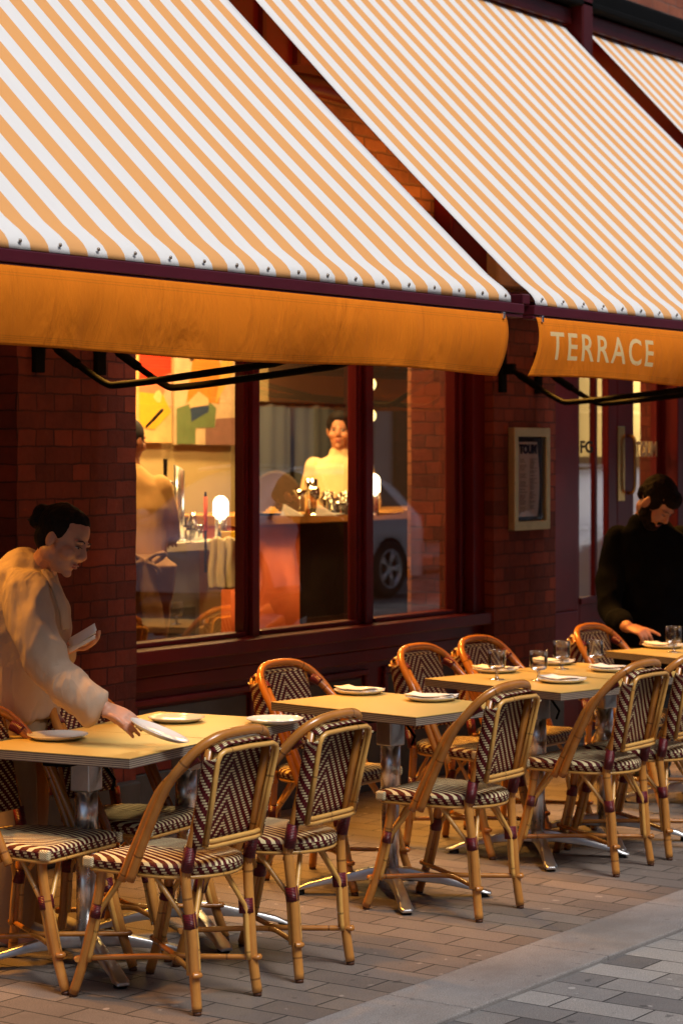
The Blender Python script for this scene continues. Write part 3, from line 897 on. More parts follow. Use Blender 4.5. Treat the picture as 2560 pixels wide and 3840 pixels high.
# ------------------------------------------------------------------ bistro chair
def make_chair(label):
    t = thing('bistro_chair', label, 'chair')
    # seat: rounded trapezoid with round back
    pts = [(.205, .215)]
    pts = []
    for k in range(5):
        a = math.radians(90 * k / 4); pts.append((.205 - .03 + .03 * math.cos(a), .185 + .03 * math.sin(a)))
    for k in range(5):
        a = math.radians(90 + 90 * k / 4); pts.append((-.205 + .03 + .03 * math.cos(a), .185 + .03 * math.sin(a)))
    for k in range(13):
        a = math.radians(180 + 180 * k / 12); pts.append((.188 * math.cos(a) * (1.0), -.04 + .175 * math.sin(a)))
    pts = [pts[i] for i in range(len(pts))]
    mb = MB(); n = len(pts)
    # top dome and side skirt
    zt = .468
    rings = []
    for sc, z in ((.25, zt + .006), (.6, zt + .005), (.9, zt + .001), (.975, zt - .006), (1.0, zt - .016)):
        rings.append(len(mb.v)); mb.v += [Vector((x * sc, .02 + (y - .02) * sc, z)) for x, y in pts]
    mb.face([rings[0] + i for i in range(n)], [(mb.v[rings[0] + i].x, mb.v[rings[0] + i].y) for i in range(n)], True)
    for r in range(4):
        for i in range(n):
            j = (i + 1) % n
            q = (rings[r + 1] + i, rings[r + 1] + j, rings[r] + j, rings[r] + i)
            mb.face(q, [(mb.v[k].x, mb.v[k].y) for k in q], True)
    seat = mb.build('seat', MAT['weave_seat'], t)
    mb = MB(); per = 0
    a0 = len(mb.v); mb.v += [Vector((x, y, zt - .0161)) for x, y in pts]
    a1 = len(mb.v); mb.v += [Vector((x * 1.004, .02 + (y - .02) * 1.004, zt - .035)) for x, y in pts]
    a2 = len(mb.v); mb.v += [Vector((x * .95, .02 + (y - .02) * .95, zt - .044)) for x, y in pts]
    for i in range(n):
        j = (i + 1) % n
        l = (Vector(pts[j] + (0,)) - Vector(pts[i] + (0,))).length
        mb.face((a1 + i, a1 + j, a0 + j, a0 + i), [(per, 0), (per + l, 0), (per + l, .019), (per, .019)], True)
        mb.face((a2 + i, a2 + j, a1 + j, a1 + i), [(per, -.012), (per + l, -.012), (per + l, 0), (per, 0)], True)
        per += l
    mb.face([a2 + i for i in range(n)][::-1])
    mb.build('seat_edge', MAT['weave_side'], seat)
    for s in (-1, 1):
        mb = MB(); mb.box(s * .203 - .010, s * .203 + .010, .178, .221, zt - .042, zt - .006); mb.build('corner_binding', MAT['cane_bind'], seat, bevel=.008)
    
    mb = MB(); rim = [(x * .965, .02 + (y - .02) * .965, zt - .047) for x, y in pts]
    mb.tube(rim, .007, 6, closed=True); mb.build('seat_rail', MAT['cane'], t)
    # legs
    legs = []
    def leg(p):
        mb = MB(); mb.tube(spline(p, 4), [.0165] * 4 + [.0165] * (len(spline(p, 4)) - 4), 10)
        o = mb.build('leg', MAT['rattan'], t); return o
    for s in (-1, 1):
        rp = [(s * .160, -.160, .455), (s * .157, -.166, .37), (s * .150, -.18, .25), (s * .150, -.19, .12), (s * .155, -.205, .012)]
        fp_ = [(s * .175, .165, .44), (s * .178, .175, .36), (s * .182, .20, .25), (s * .187, .235, .12), (s * .192, .275, .012)]
        for pth, back in ((rp, 1), (fp_, 0)):
            L = leg(pth)
            mb = MB(); b_ = Vector(pth[-1]); mb.tube([b_, b_ - Vector((0, 0, .0115))], .014, 10); mb.build('foot_cap', MAT['cap'], L)
            # leg band and stretcher lashing
            sp = spline(pth, 8)
            def on(z): return min(sp, key=lambda p: abs(p.z - z))
            c = on(.285); c2 = on(.262 if 1 else 0)
            in_ = Vector((-s * .014, .016 if back else -.016, 0))
            mb = MB(); up = on(.31); dn = on(.258)
            mb.tube([dn + in_ * .45, up + in_ * .45], .0275, 12, flat=.8); mb.build('leg_binding', MAT['wrap'], L)
            # brace: from under the seat down beside the leg
            sgn = 1 if back else -1
            tgt = Vector((s * .165, -.035 if back else .07, .43))
            tgt2 = Vector((s * .05, -.14 if back else .15, .43))
            for tg in (tgt, tgt2):
                off = Vector((0, .021 * sgn, 0)) if tg is tgt else Vector((-s * .021, 0, 0))
                mb = MB()
                a = on(.12) + off; b = on(.20) + off; c_ = on(.285) + off
                path = [a, b, c_, c_.lerp(tg, .2) + Vector((0, 0, .004)), c_.lerp(tg, .6), tg]
                mb.tube(spline(path, 3), .0085, 7); mb.build('brace', MAT['cane'], t)
    # bowed stretchers, one each side, meeting near the centre
    for s in (-1, 1):
        z = .125
        path = [(s * .205, .245, z), (s * .19, .262, z), (s * .165, .235, z), (s * .06, .09, z + .004), (s * .022, .03, z + .004), (s * .022, -.01, z + .004), (s * .06, -.07, z + .002), (s * .135, -.175, z), (s * .150, -.212, z), (s * .172, -.20, z)]
        mb = MB(); mb.tube(spline(path, 4), .0095, 7); mb.build('stretcher', MAT['hoop'], t)
    # backrest posts with maroon binding at their feet
    def lean(z): return -.168 - (z - .45) * .215
    for s in (-1, 1):
        mb = MB(); mb.tube([(s * .158, lean(.40), .40), (s * .160, lean(.50), .50), (s * .150, lean(.66), .66), (s * .148, lean(.83), .83)], .0155, 10)
        p = mb.build('back_post', MAT['hoop'], t)
        mb = MB(); mb.tube([(s * .159, lean(.445), .445), (s * .160, lean(.52), .525)], .0205, 12); mb.build('post_binding', MAT['wrap'], p)
    # woven back: front sheet, returning round both posts
    zb, ztop = .522, .842
    def prof(a):   # a in -1..1 -> local x, depth offset, curved like the photograph's shallow shell
        return a
    xs = []
    W2 = .170
    cross = [(-W2 + .004, -.040), (-W2 - .006, -.022), (-W2 - .004, .0), (-W2 + .012, .014), (-.10, .016), (-.05, .013), (0, .012), (.05, .013), (.10, .016), (W2 - .012, .014), (W2 + .004, .0), (W2 + .006, -.022), (W2 - .004, -.040)]
    cu = [0]
    for a, b in zip(cross[:-1], cross[1:]): cu.append(cu[-1] + math.hypot(a[0] - b[0], a[1] - b[1]))
    half = cu[-1] / 2
    def shape(i, z):
        x, d = cross[i]
        t_ = (z - zb) / (ztop - zb)
        round_ = 1.0
        x *= .95 + .05 * t_
        yy = lean(z) + d
        zz = z
        if t_ > .8: zz = z - .038 * ((t_ - .8) / .2) * max(0, abs(x / W2) - .55) ** 1.5 * 3.2
        return Vector((x, yy, zz))
    mb = MB(); nz = 12
    for j in range(nz + 1):
        z = zb + (ztop - zb) * j / nz
        for i in range(len(cross)): mb.v.append(shape(i, z))
    nc = len(cross)
    for j in range(nz):
        for i in range(nc - 1):
            a = j * nc + i
            z0_, z1_ = (ztop - zb) * j / nz, (ztop - zb) * (j + 1) / nz
            mb.face((a, a + 1, a + nc + 1, a + nc), [(cu[i] - half, z0_), (cu[i + 1] - half, z0_), (cu[i + 1] - half, z1_), (cu[i] - half, z1_)], True)
    bp = mb.build('backrest', MAT['weave_back'], t)
    so = bp.modifiers.new('solid', 'SOLIDIFY'); so.thickness = .004; so.offset = 0
    # woven top edge between the posts
    mb = MB()
    mb.grid(10, 3, lambda u, v: (-.155 + .31 * u, lean(.84) + .016 - .050 * v, .842 - .034 * max(0, abs(u - .5) * 2 - .6) ** 1.3 * 2 + .004 * math.sin(PI * v)), lambda u, v: (u * .31, v * .05))
    te = mb.build('backrest_top', MAT['weave_side'], bp); so = te.modifiers.new('solid', 'SOLIDIFY'); so.thickness = .005
    # cane frame on the rear face
    fy = -.042
    def fr(x, z): return (x, lean(z) + fy, z)
    r_ = .03; z0, z1, X0, X1 = .525, .826, .138, .152
    path = [fr(-X0, z0), fr(-(X0 + X1) / 2, (z0 + z1) / 2), fr(-X1, z1 - r_), fr(-X1 + r_ * .3, z1 - r_ * .3), fr(-X1 + r_, z1), fr(0, z1 + .003), fr(X1 - r_, z1), fr(X1 - r_ * .3, z1 - r_ * .3), fr(X1, z1 - r_), fr((X0 + X1) / 2, (z0 + z1) / 2), fr(X0, z0)]
    mb = MB(); mb.tube(path, .0085, 7)
    mb.tube([Vector(p) + Vector((0, .014, 0)) for p in path], .007, 6)
    mb.build('back_frame', MAT['cane'], t)
    mb = MB()
    for dz, dy in ((0, 0), (.016, .003), (.008, .018)):
        mb.tube([fr(-X0 - .004, z0 + dz) + Vector((0, dy, 0)) if False else Vector(fr(-X0 - .004, z0 + dz)) + Vector((0, dy, 0)), Vector(fr(-X0 + .03, z0 - .004 + dz)) + Vector((0, dy, 0)), Vector(fr(X0 - .03, z0 - .004 + dz)) + Vector((0, dy, 0)), Vector(fr(X0 + .004, z0 + dz)) + Vector((0, dy, 0))], .0085, 7)
    mb.build('lower_rail', MAT['cane'], t)
    # hoop
    H = [(.213, .02, .405), (.214, -.045, .55), (.211, -.12, .70), (.199, -.175, .775), (.170, -.222, .832), (.125, -.25, .862), (.07, -.262, .874), (0, -.266, .877)]
    full = [(-x, y, z) for x, y, z in H] + [(x, y, z) for x, y, z in H[::-1][1:]]
    mb = MB(); mb.tube(spline(full, 5), .0165, 10); mb.build('hoop', MAT['hoop'], t)
    for s in (-1, 1):
        q = [(s * .208, .058, .402), (s * .208, -.015, .545), (s * .205, -.092, .688), (s * .190, -.150, .752), (s * .172, -.186, .790), (s * .158, -.215, .806)]
        mb = MB(); mb.tube(spline(q, 5), .0155, 10); a = mb.build('arm_pole', MAT['hoop'], t)
        e = spline(q, 5)
        mb = MB(); mb.tube(e[-7:], .0195, 10); mb.build('pole_binding', MAT['wrap'], a)
    return t
MAT['cap'] = simple('dark_plastic_cap', (.10, .035, .015), .5)
def m_bind():
    m, nt, nd, lk, b = newmat('cream_binding')
    tc = N(nt, 'TexCoord'); sep = N(nt, 'SeparateXYZ'); lk.new(tc.outputs['Object'], sep.inputs[0])
    f = math_(nt, 'FRACT', math_(nt, 'MULTIPLY', math_(nt, 'ADD', sep.outputs[2], math_(nt, 'MULTIPLY', sep.outputs[1], .6)), 150))
    lk.new(mixc(nt, math_(nt, 'LESS_THAN', f, .28), (.72, .62, .38), (.22, .15, .07)), b.inputs['Base Color']); b.inputs['Roughness'].default_value = .4
    return m
MAT['cane_bind'] = m_bind()

GN = 'rattan chairs with their backs to the street'
GW = 'rattan chairs along the shopfront'
chair0 = make_chair('rattan bistro chair nearest the camera, its feet at the bottom edge')
chair0['group'] = GN
chair0.location = (5.60, 4.565, 0)
near = [(6.125, 4.565, 2, 'second rattan chair from the left with its back to the street, behind the nearest one'),
        (7.283, 4.575, 1, 'rattan chair with its back to the street at the single table with two napkins'),
        (8.372, 4.575, 0, 'rattan chair with its back to the street at the corner of the goblet table'),
        (8.845, 4.57, 0, 'rattan chair cut by the right edge, its back to the street'),
        (9.95, 4.42, -6, 'rattan chair at the far right table, barely in view at the edge')]
for x, y, a, l in near: dup(chair0, (x, y, 0), math.radians(a), l, GN)
wall = [(5.575, 5.17, 186, 'rattan chair cut by the left edge, seat tucked under the nearest table'),
        (6.12, 5.20, 187, 'rattan chair facing the street behind the outstretched arm of the server'),
        (7.48, 5.30, 178, 'rattan chair on its own against the stall riser, at the single table'),
        (8.46, 5.26, 178, 'rattan chair facing the street at the left end of the goblet table'),
        (9.00, 5.28, 178, 'rattan chair in front of the brick pier, behind the goblets'),
        (9.96, 5.20, 178, 'rattan chair facing the street in front of the doors, beside the bearded man')]
for x, y, a, l in wall: dup(chair0, (x, y, 0), math.radians(a), l, GW)

# ------------------------------------------------------------------ tables
def make_table(label, w, d, name='bistro_table'):
    """origin on the floor under the table's centre"""
    t = thing(name, label, 'table')
    mb = MB(); mb.box(-w / 2, w / 2, -d / 2, d / 2, .7575, .7600)
    top = mb.build('tabletop', MAT['laminate'], t)
    mb = MB(); mb.box(-w / 2 + .0008, w / 2 - .0008, -d / 2 + .0008, d / 2 - .0008, .726, .7574)
    mb.build('layered_edge', MAT['ply'], top)
    mb = MB(); mb.box(-.19, .19, -.05, .05, .700, .7255); mb.box(-.05, .05, -.19, .19, .7002, .7253); mb.build('underframe', MAT['blackmetal'], t, bevel=.004)
    mb = MB(); mb.box(-.042, .042, -.040, .040, .595, .6995); b = mb.build('tilt_bracket', MAT['alu'], t, bevel=.006)
    mb = MB(); mb.tube([(.03, -.046, .69), (.06, -.075, .63), (.03, -.085, .60)], .006, 6); mb.build('release_lever', MAT['blackmetal'], b)
    mb = MB(); mb.tube([(0, 0, .09), (0, 0, .42)], .034, 20); mb.tube([(0, 0, .42), (0, 0, .5945)], .040, 20); mb.tube([(0, 0, .415), (0, 0, .425)], .042, 20); mb.build('column', MAT['chrome'], t)
    for k, (fx, fy) in enumerate(((-.25, -.31), (.25, -.31), (-.25, .31), (.25, .31))):
        L = math.hypot(fx, fy); a = math.atan2(fy, fx)
        M = Matrix.Rotation(a, 4, 'Z')
        f = MB()
        st = [(.0, .028, .115, .055), (.08, .027, .112, .048), (.20, .025, .082, .030), (.33, .028, .048, .020), (L - .03, .032, .030, .012), (L, .022, .022, .012)]
        rings = []
        for x, hw, zt, th in st:
            rings.append(len(f.v)); f.v += [M @ Vector(p) for p in ((x, -hw, zt - th), (x, hw, zt - th), (x, hw * .72, zt), (x, -hw * .72, zt))]
        for r in range(len(st) - 1):
            for i in range(4):
                j = (i + 1) % 4
                f.face((rings[r] + i, rings[r + 1] + i, rings[r + 1] + j, rings[r] + j), None, True)
        f.face([rings[0] + i for i in range(4)]); f.face([rings[-1] + i for i in range(4)][::-1])
        fo = f.build('base_foot', MAT['alu'], t, bevel=.004)
        g = MB(); g.tube([M @ Vector((L - .035, 0, .0)), M @ Vector((L - .035, 0, .018))], .022, 10); g.build('glide', MAT['rubber'], fo)
    return t
def place(o, cx, cy, rz):
    o.location = (cx, cy, 0); o.rotation_euler = (0, 0, math.radians(rz))
GT = 'square bistro tables set along the terrace'
def corner_table(label, fx, fy, w, d, rz):
    """fx,fy = the street-side left corner"""
    t = make_table(label, w, d); t['group'] = GT
    a = math.radians(rz); c, s = math.cos(a), math.sin(a)
    place(t, fx + c * w / 2 - s * d / 2, fy + s * w / 2 + c * d / 2, rz)
    return t
corner_table('nearest cream topped table, where the server sets down a plate', 5.546, 4.721, .555, .70, 8)
corner_table('cream topped table pushed against the nearest one, bare but for two plates', 6.105, 4.803, .62, .60, 9)
corner_table('single cream topped table with two plates and napkins', 7.029, 4.581, .57, .765, -8)
corner_table('cream topped table with two goblets and its front corner clear', 8.092, 4.561, .585, .80, -12.5)
corner_table('cream topped table joined behind the first goblet table, a brick pier beyond', 8.672, 4.437 + .11, .50, .72, -12.5)
corner_table('cream topped table by the doors, under the hand of the bearded man', 9.74, 4.74, .62, .64, -18)

# ------------------------------------------------------------------ plates, napkins, goblets
def make_plate(label, group='white plates on the tables'):
    mb = MB(); mb.lathe([(.002, .003), (.062, .003), (.080, .008), (.104, .017), (.106, .0185), (.1045, .0155), (.084, .004), (.064, 0), (.002, 0)], 40)
    o = mb.build('dinner_plate', MAT['china']); tag(o, label, 'plate', group); return o
pl0 = make_plate('white plate at the far left corner of the nearest table')
ZT = .7602
pl0.location = (5.785, 5.25, ZT)
plates = [(6.415, 5.235, 'white plate beyond the hand of the server, at the wall side of the second table', 0),
          (6.585, 4.91, 'white plate at the street side of the second table, just beyond the nearest chair', 0),
          (7.590, 5.225, 'white plate under a napkin at the wall side of the single table', 1),
          (7.545, 4.845, 'white plate under a napkin at the street side of the single table', 1),
          (8.690, 5.235, 'white plate with napkin behind the leftmost goblet', 1),
          (8.465, 4.765, 'white plate with napkin at the front of the goblet table', 1),
          (9.170, 5.215, 'white plate with napkin in front of the brick pier, farthest on the joined table', 1),
          (9.030, 4.825, 'white plate with napkin next to the rightmost goblet of the joined table', 1),
          (10.26, 5.19, 'white plate with napkin on the table by the doors', 1)]
nk = 0
GNP = 'napkins folded on the plates'
naplab = ['folded napkin on the wall side plate of the single table', 'folded napkin on the street side plate of the single table', 'folded napkin behind the leftmost goblet', 'folded napkin at the front of the goblet table', 'folded napkin on the plate in front of the brick pier', 'folded napkin on the plate beside the rightmost goblet', 'folded napkin on the table by the doors']
def make_napkin(seed, w=.20, d=.105):
    mb = MB()
    def fn(u, v, off=0):
        x = (u - .5) * w; y = (v - .5) * d * (1 - .25 * abs(u - .35))
        r = math.hypot(x, y)
        z = .0105 + max(0, r - .055) * .16 + .0035 * noise.noise(Vector((x * 25, y * 25, seed))) + (.006 * (1 - u) if v > .5 else 0)
        return (x, y, z + off)
    mb.grid(12, 7, lambda u, v: fn(u, v, .006))
    mb.grid(12, 7, lambda u, v: (lambda p: (p[0] * .93 - .004, p[1] * .96, p[2] - .0035))(fn(u, v)))
    o = mb.build('napkin', MAT['linen']); s = o.modifiers.new('solid', 'SOLIDIFY'); s.thickness = .0025
    return o
for x, y, l, n in plates:
    p = pl0.copy(); COL.objects.link(p); p.location = (x, y, ZT); p['label'] = l
    if n:
        q = make_napkin(nk); tag(q, naplab[nk], 'napkin', GNP)
        q.location = (x, y, ZT + .002); q.rotation_euler = (0, 0, math.radians((82, 96, 88, 75, 84, 80, 70)[nk] + 0)); nk += 1

def make_goblet(label):
    t = thing('goblet', label, 'glass', group='empty goblets on the tables')
    mb = MB(); mb.lathe([(.0008, .044), (.012, .0445), (.030, .048), (.0375, .055), (.0395, .066), (.0398, .095), (.0395, .127), (.0402, .1285), (.0409, .127)], 32, cap=False)
    mb.build('bowl', MAT['drink_glass'], t)
    mb = MB(); mb.lathe([(.0008, .0436), (.0075, .043), (.0058, .030), (.0068, .010), (.012, .004), (.033, .0018), (.0335, 0), (.0008, 0)], 28, cap=False)
    mb.build('stem', MAT['stem_glass'], t)
    mb = MB(); mb.tube([(.0403 * math.cos(2 * PI * k / 32), .0403 * math.sin(2 * PI * k / 32), .128) for k in range(32)], .0011, 6, closed=True); mb.build('rim', MAT['stem_glass'], t)
    return t
g0 = make_goblet('leftmost goblet, in front of the back of a rattan chair')
g0.location = (8.41, 5.06, ZT)
for x, y, l in ((8.47, 4.885, 'goblet beside the front plate of the goblet table'), (8.985, 5.06, 'goblet on the joined table in front of the dark door frame'), (9.13, 4.965, 'rightmost goblet of the joined table, in front of a chair back'), (10.06, 5.03, 'goblet at the right edge of the photo, on the table by the doors')):
    dup(g0, (x, y, ZT), 0, l)

# ------------------------------------------------------------------ people
def loft(mb, secs, n=18):
    """secs: (centre, half-axis a, half-axis b) closed elliptical loft"""
    rings = []
    secs = [(Vector(c), Vector(a), Vector(b)) for c, a, b in secs]
    c, a, b = secs[0]; c2 = secs[1][0]
    first = [(c + (c - c2).normalized() * min(a.length, b.length) * .35, a * .6, b * .6)]
    c, a, b = secs[-1]; c2 = secs[-2][0]
    last = [(c + (c - c2).normalized() * min(a.length, b.length) * .35, a * .6, b * .6)]
    for c, a, b in first + secs + last:
        rings.append(len(mb.v))
        mb.v += [c + a * math.cos(2 * PI * k / n) + b * math.sin(2 * PI * k / n) for k in range(n)]
    for i in range(len(rings) - 1):
        for k in range(n):
            q = (k + 1) % n
            mb.face((rings[i] + k, rings[i] + q, rings[i + 1] + q, rings[i + 1] + k), None, True)
    mb.face([rings[0] + k for k in range(n)][::-1]); mb.face([rings[-1] + k for k in range(n)])
    return mb

def limb(mb, pts, rs, k=5, n=14):
    P = spline(pts, k)
    R = []
    for i in range(len(rs) - 1):
        for j in range(k): R.append(rs[i] + (rs[i + 1] - rs[i]) * (j / k))
    R.append(rs[-1])
    mb.tube(P, R, n)
    mb.ball(pts[0], rs[0] * .98, 12); mb.ball(pts[-1], rs[-1] * .98, 12)
    return mb

def fuse(name, mb, mat, parent, voxel=.006, amp=0, freq=6, smooth=3, stretch=(1, 1, 1), fine=0):
    """one continuous surface from overlapping volumes, with folds pushed into it"""
    o = mb.build(name, mat)
    r = o.modifiers.new('r', 'REMESH'); r.mode = 'VOXEL'; r.voxel_size = voxel
    s = o.modifiers.new('s', 'SMOOTH'); s.factor = .5; s.iterations = smooth
    bpy.context.view_layer.update()
    dg = bpy.context.evaluated_depsgraph_get()
    me = bpy.data.meshes.new_from_object(o.evaluated_get(dg))
    bpy.data.objects.remove(o)
    if amp:
        cs = []
        nr = [v.normal.copy() for v in me.vertices]
        for v, nn in zip(me.vertices, nr):
            p = Vector((v.co.x * stretch[0], v.co.y * stretch[1], v.co.z * stretch[2]))
            q = noise.noise(p * freq) + .5 * noise.noise(p * freq * 2.3 + Vector((5, 1, 2)))
            rdg = 1 - abs(noise.noise(p * freq * .8 + Vector((9, 9, 9)))) * 2.2
            v.co += nn * (amp * (q * .8 + max(0, rdg) * .55) + fine * noise.noise(p * 60))
    me.polygons.foreach_set('use_smooth', [True] * len(me.polygons))
    me.name = name
    if not me.materials: me.materials.append(mat)
    o = bpy.data.objects.new(name, me); link(o, parent)
    return o

def head_shapes(mb, M, wide=1.0):
    B = lambda c, sc: mb.ball(c, 1.0, 20, sc, M)
    B((0, -.012, .030), (.074 * wide, .093, .082)); B((0, .022, -.025), (.060 * wide, .066, .082))
    B((0, .030, -.072), (.046 * wide, .050, .042)); B((0, .068, -.100), (.019, .017, .015))
    T = lambda pts, r: mb.tube([M @ Vector(p) for p in pts], r, 10)
    T([(0, .078, .020), (0, .090, .0), (0, .104, -.024), (0, .100, -.034)], [.007, .0085, .0115, .009])
    for s in (-1, 1):
        B((s * .010, .091, -.033), (.0075, .009, .0065)); B((s * .027, .073, .017), (.024, .013, .008))
        B((s * .038, .055, -.032), (.026, .030, .026)); B((s * .075 * wide, -.008, -.012), (.009, .020, .031))
        B((s * .032, -.01, -.065), (.026, .045, .03))
    B((0, .082, -.0615), (.021, .011, .0058)); B((0, .080, -.0705), (.018, .011, .0065))

MAT['skin'] = simple('skin', (.56, .27, .165), .5, var=.06, vs=20, sub=.12)
MAT['skin_d'] = simple('tanned_skin', (.50, .22, .12), .5, var=.08, vs=20, sub=.1)
MAT['hair'] = simple('dark_hair', (.010, .006, .004), .7, spec=.15, var=.4, vs=60, bmp=.5, bs=150)
MAT['hair_b'] = simple('brown_black_hair', (.012, .007, .005), .8, spec=.1, var=.5, vs=90, bmp=.8, bs=120)
MAT['lips'] = simple('lips', (.38, .09, .07), .4, var=.05)
MAT['eyewhite'] = simple('eye_white', (.55, .48, .44), .25, var=.02)
MAT['iris'] = simple('dark_iris', (.02, .012, .008), .15, var=.02)
MAT['brow'] = simple('eyebrow_hair', (.03, .015, .01), .8, var=.2)
def face_details(M, par, open_=1.0, brow=1.0):
    for s in (-1, 1):
        mb = MB(); mb.ball((s * .029, .0775, -.001), 1, 12, (.0125, .008, .0062 * open_), M); e = mb.build('eye', MAT['eyewhite'], par)
        mb = MB(); mb.ball((s * .029, .0835, -.001), 1, 10, (.0058, .0035, .0058 * open_), M); mb.build('iris', MAT['iris'], e)
        mb = MB(); mb.tube([M @ Vector(p) for p in ((s * .013, .088, .0045 * open_), (s * .029, .0875, .0085 * open_), (s * .044, .078, .003))], [.0013, .002, .0012], 6); mb.build('lashes', MAT['brow'], e)
        mb = MB(); mb.tube([M @ Vector(p) for p in spline([(s * .012, .0885, .021), (s * .028, .088, .027), (s * .047, .074, .020)], 4)], [.0022 * brow] * 4 + [.0032 * brow] * 3 + [.0016 * brow] * 2, 6, flat=.6); mb.build('eyebrow', MAT['brow'], par)
    mb = MB()
    mb.ball((0, .0875, -.0612), 1, 12, (.0195, .0075, .0044), M); mb.ball((0, .0855, -.0702), 1, 12, (.0165, .0080, .0055), M)
    mb.build('lips', MAT['lips'], par)

def hand(mb, wrist, direc, palm_n, curl=.35, scale=1.0, side=1, spread=.16, point=False, thumb_to=None, curls=None):
    """palm + 4 separate fingers + thumb, merged into mb. direc: fingers, palm_n: palm normal (the side it closes to)"""
    f = Vector(direc).normalized(); n = Vector(palm_n); n = (n - f * n.dot(f)).normalized(); s = f.cross(n) * side
    w = Vector(wrist)
    q = scale
    loft(mb, [(w, s * .024 * q, n * .017 * q), (w + f * .035 * q, s * .035 * q, n * .0145 * q), (w + f * .075 * q, s * .041 * q, n * .012 * q), (w + f * .090 * q, s * .038 * q, n * .010 * q)], 14)
    lens = (.074, .082, .077, .062); offs = (-.030, -.010, .010, .029)
    for i in range(4):
        cu = curls[i] if curls else curl
        if point: cu = .08 if i == 0 else .95
        b = w + f * (.088 - abs(offs[i]) * .15) * q + s * offs[i] * q
        d = (f + s * spread * (i - 1.5) * .5).normalized()
        L = lens[i] * q; P = [b - d * .018 * q, b]
        a = 0; p = b
        for seg in (.44, .31, .25):
            a += cu * .95
            dd = d * math.cos(a) + n * math.sin(a)
            p = p + dd * L * seg; P.append(p)
        limb(mb, P, [.0092 * q, .0092 * q, .0086 * q, .0078 * q, .0066 * q], 3, 9)
    tb = w + f * .022 * q - s * .026 * q
    if thumb_to is None: td = (f * .75 - s * .55 + n * .35).normalized()
    else: td = (Vector(thumb_to) - tb).normalized()
    limb(mb, [tb, tb + td * .035 * q, tb + (td + n * .2 + f * .1).normalized() * .064 * q, tb + (td * .9 + n * .35 + f * .25).normalized() * .086 * q], [.0135 * q, .0112 * q, .0098 * q, .0078 * q], 3, 9)

def HM(c, face, up=(0, 0, 1)):
    y = Vector(face).normalized(); z = Vector(up); z = (z - y * z.dot(y)).normalized(); x = y.cross(z)
    return Matrix(((x.x, y.x, z.x, c[0]), (x.y, y.y, z.y, c[1]), (x.z, y.z, z.z, c[2]), (0, 0, 0, 1)))

PRZ = CAM_AZ - PI / 2     # figures are modelled in frames whose x axis runs across the view
def frame(u0, d0):
    """root on the ground and a converter from surveyed (u, v, d) to that root's local x (right), y (away), z"""
    r = at(u0, 1700, d0); r.z = 0
    lat0 = (u0 - 1280) / 8386 * d0
    def L(u, v, d): return Vector(((u - 1280) / 8386 * d - lat0, d - d0, 1.75 + (1700 - v) / 8386 * d))
    return r, L

# --- the server leaning over the nearest table
r0, L = frame(95, 8.05)
pw = thing('person', 'woman in a beige jacket with a dark bun, leaning over to set down a plate', 'person', (r0.x, r0.y, 0), PRZ)
headc = L(243, 2022, 7.83)
HMw = HM(headc, (.80, -.42, -.40), (.35, .05, 1))
mb = MB()
head_shapes(mb, HMw, .97)
neckb = L(150, 2150, 7.92)
limb(mb, [headc + Vector((-.035, .02, -.05)), headc.lerp(neckb, .6) + Vector((-.01, 0, 0)), neckb + Vector((-.01, 0, -.03))], [.052, .050, .062], 4)
chest = L(105, 2330, 7.97); pel = L(55, 2700, 8.03)
X, Y, Z = Vector((1, 0, 0)), Vector((0, 1, 0)), Vector((0, 0, 1))
loft(mb, [(L(110, 2180, 7.95), X * .09 + Z * -.03, Y * .13), (chest, X * .10, Y * .14), (L(80, 2520, 8.0), X * .09, Y * .12), (pel, X * .10, Y * .15)])
sh = L(105, 2235, 7.80); el = L(185, 2520, 7.68); wr = L(392, 2652, 7.58)
limb(mb, [sh, el, wr], [.045, .040, .024], 6)
hd = (L(520, 2722, 7.53) - wr)
hand(mb, wr, hd, Vector((.15, .55, -.75)), scale=.95, side=1, curls=(.16, .22, .30, .38), thumb_to=L(500, 2700, 7.46))
sh2 = L(130, 2240, 8.12); el2 = L(165, 2480, 8.10); wr2 = L(250, 2432, 7.96)
limb(mb, [sh2, el2, wr2], [.045, .040, .024], 6)
hand(mb, wr2, (.9, -.15, .12), (-.1, -.2, 1), scale=.92, side=-1, curl=.45)
for hp, kn, an in ((L(20, 2740, 7.93), L(50, 3130, 7.88), L(35, 3480, 7.96)), (L(85, 2740, 8.12), L(112, 3130, 8.10), L(100, 3470, 8.18))):
    limb(mb, [hp, kn, an], [.078, .052, .036], 6)
    foot = an + Vector((.16, -.05, -.055)); limb(mb, [an + Vector((-.02, 0, -.03)), foot], [.036, .030], 3)
fuse('body', mb, MAT['skin'], pw, .0045, smooth=2)
face_details(HMw, pw, .55)
mb = MB()
mb.ball((0, -.028, .038), 1, 24, (.0785, .090, .080), HMw)
mb.ball((0, .002, .070), 1, 20, (.060, .060, .043), HMw)
mb.ball((0, -.055, -.015), 1, 20, (.062, .055, .062), HMw)
for s in (-1, 1): mb.ball((s * .061, -.016, .030), 1, 16, (.018, .045, .045), HMw)
mb.ball((0, -.125, .040), 1, 20, (.040, .034, .036), HMw); mb.ball((.01, -.128, .012), 1, 14, (.026, .026, .030), HMw); mb.ball((-.008, -.10, .062), 1, 14, (.026, .03, .022), HMw)
fuse('hair', mb, MAT['hair'], pw, .0045, amp=.0035, freq=46, smooth=1, stretch=(1, 1, .4), fine=.0012)
mb = MB(); mb.tube([HMw @ Vector((-.04, -.118, .05)), HMw @ Vector((.03, -.15, .0))], .004, 6); mb.build('hair_tie', MAT['brow'], pw)
MAT['jacket'] = simple('beige_linen_jacket', (.50, .36, .26), .85, var=.07, vs=5, bmp=.25, bs=90, sheen=.2)
mb = MB()
A = Vector((1, 0, 0)); D = Vector((0, 1, 0))
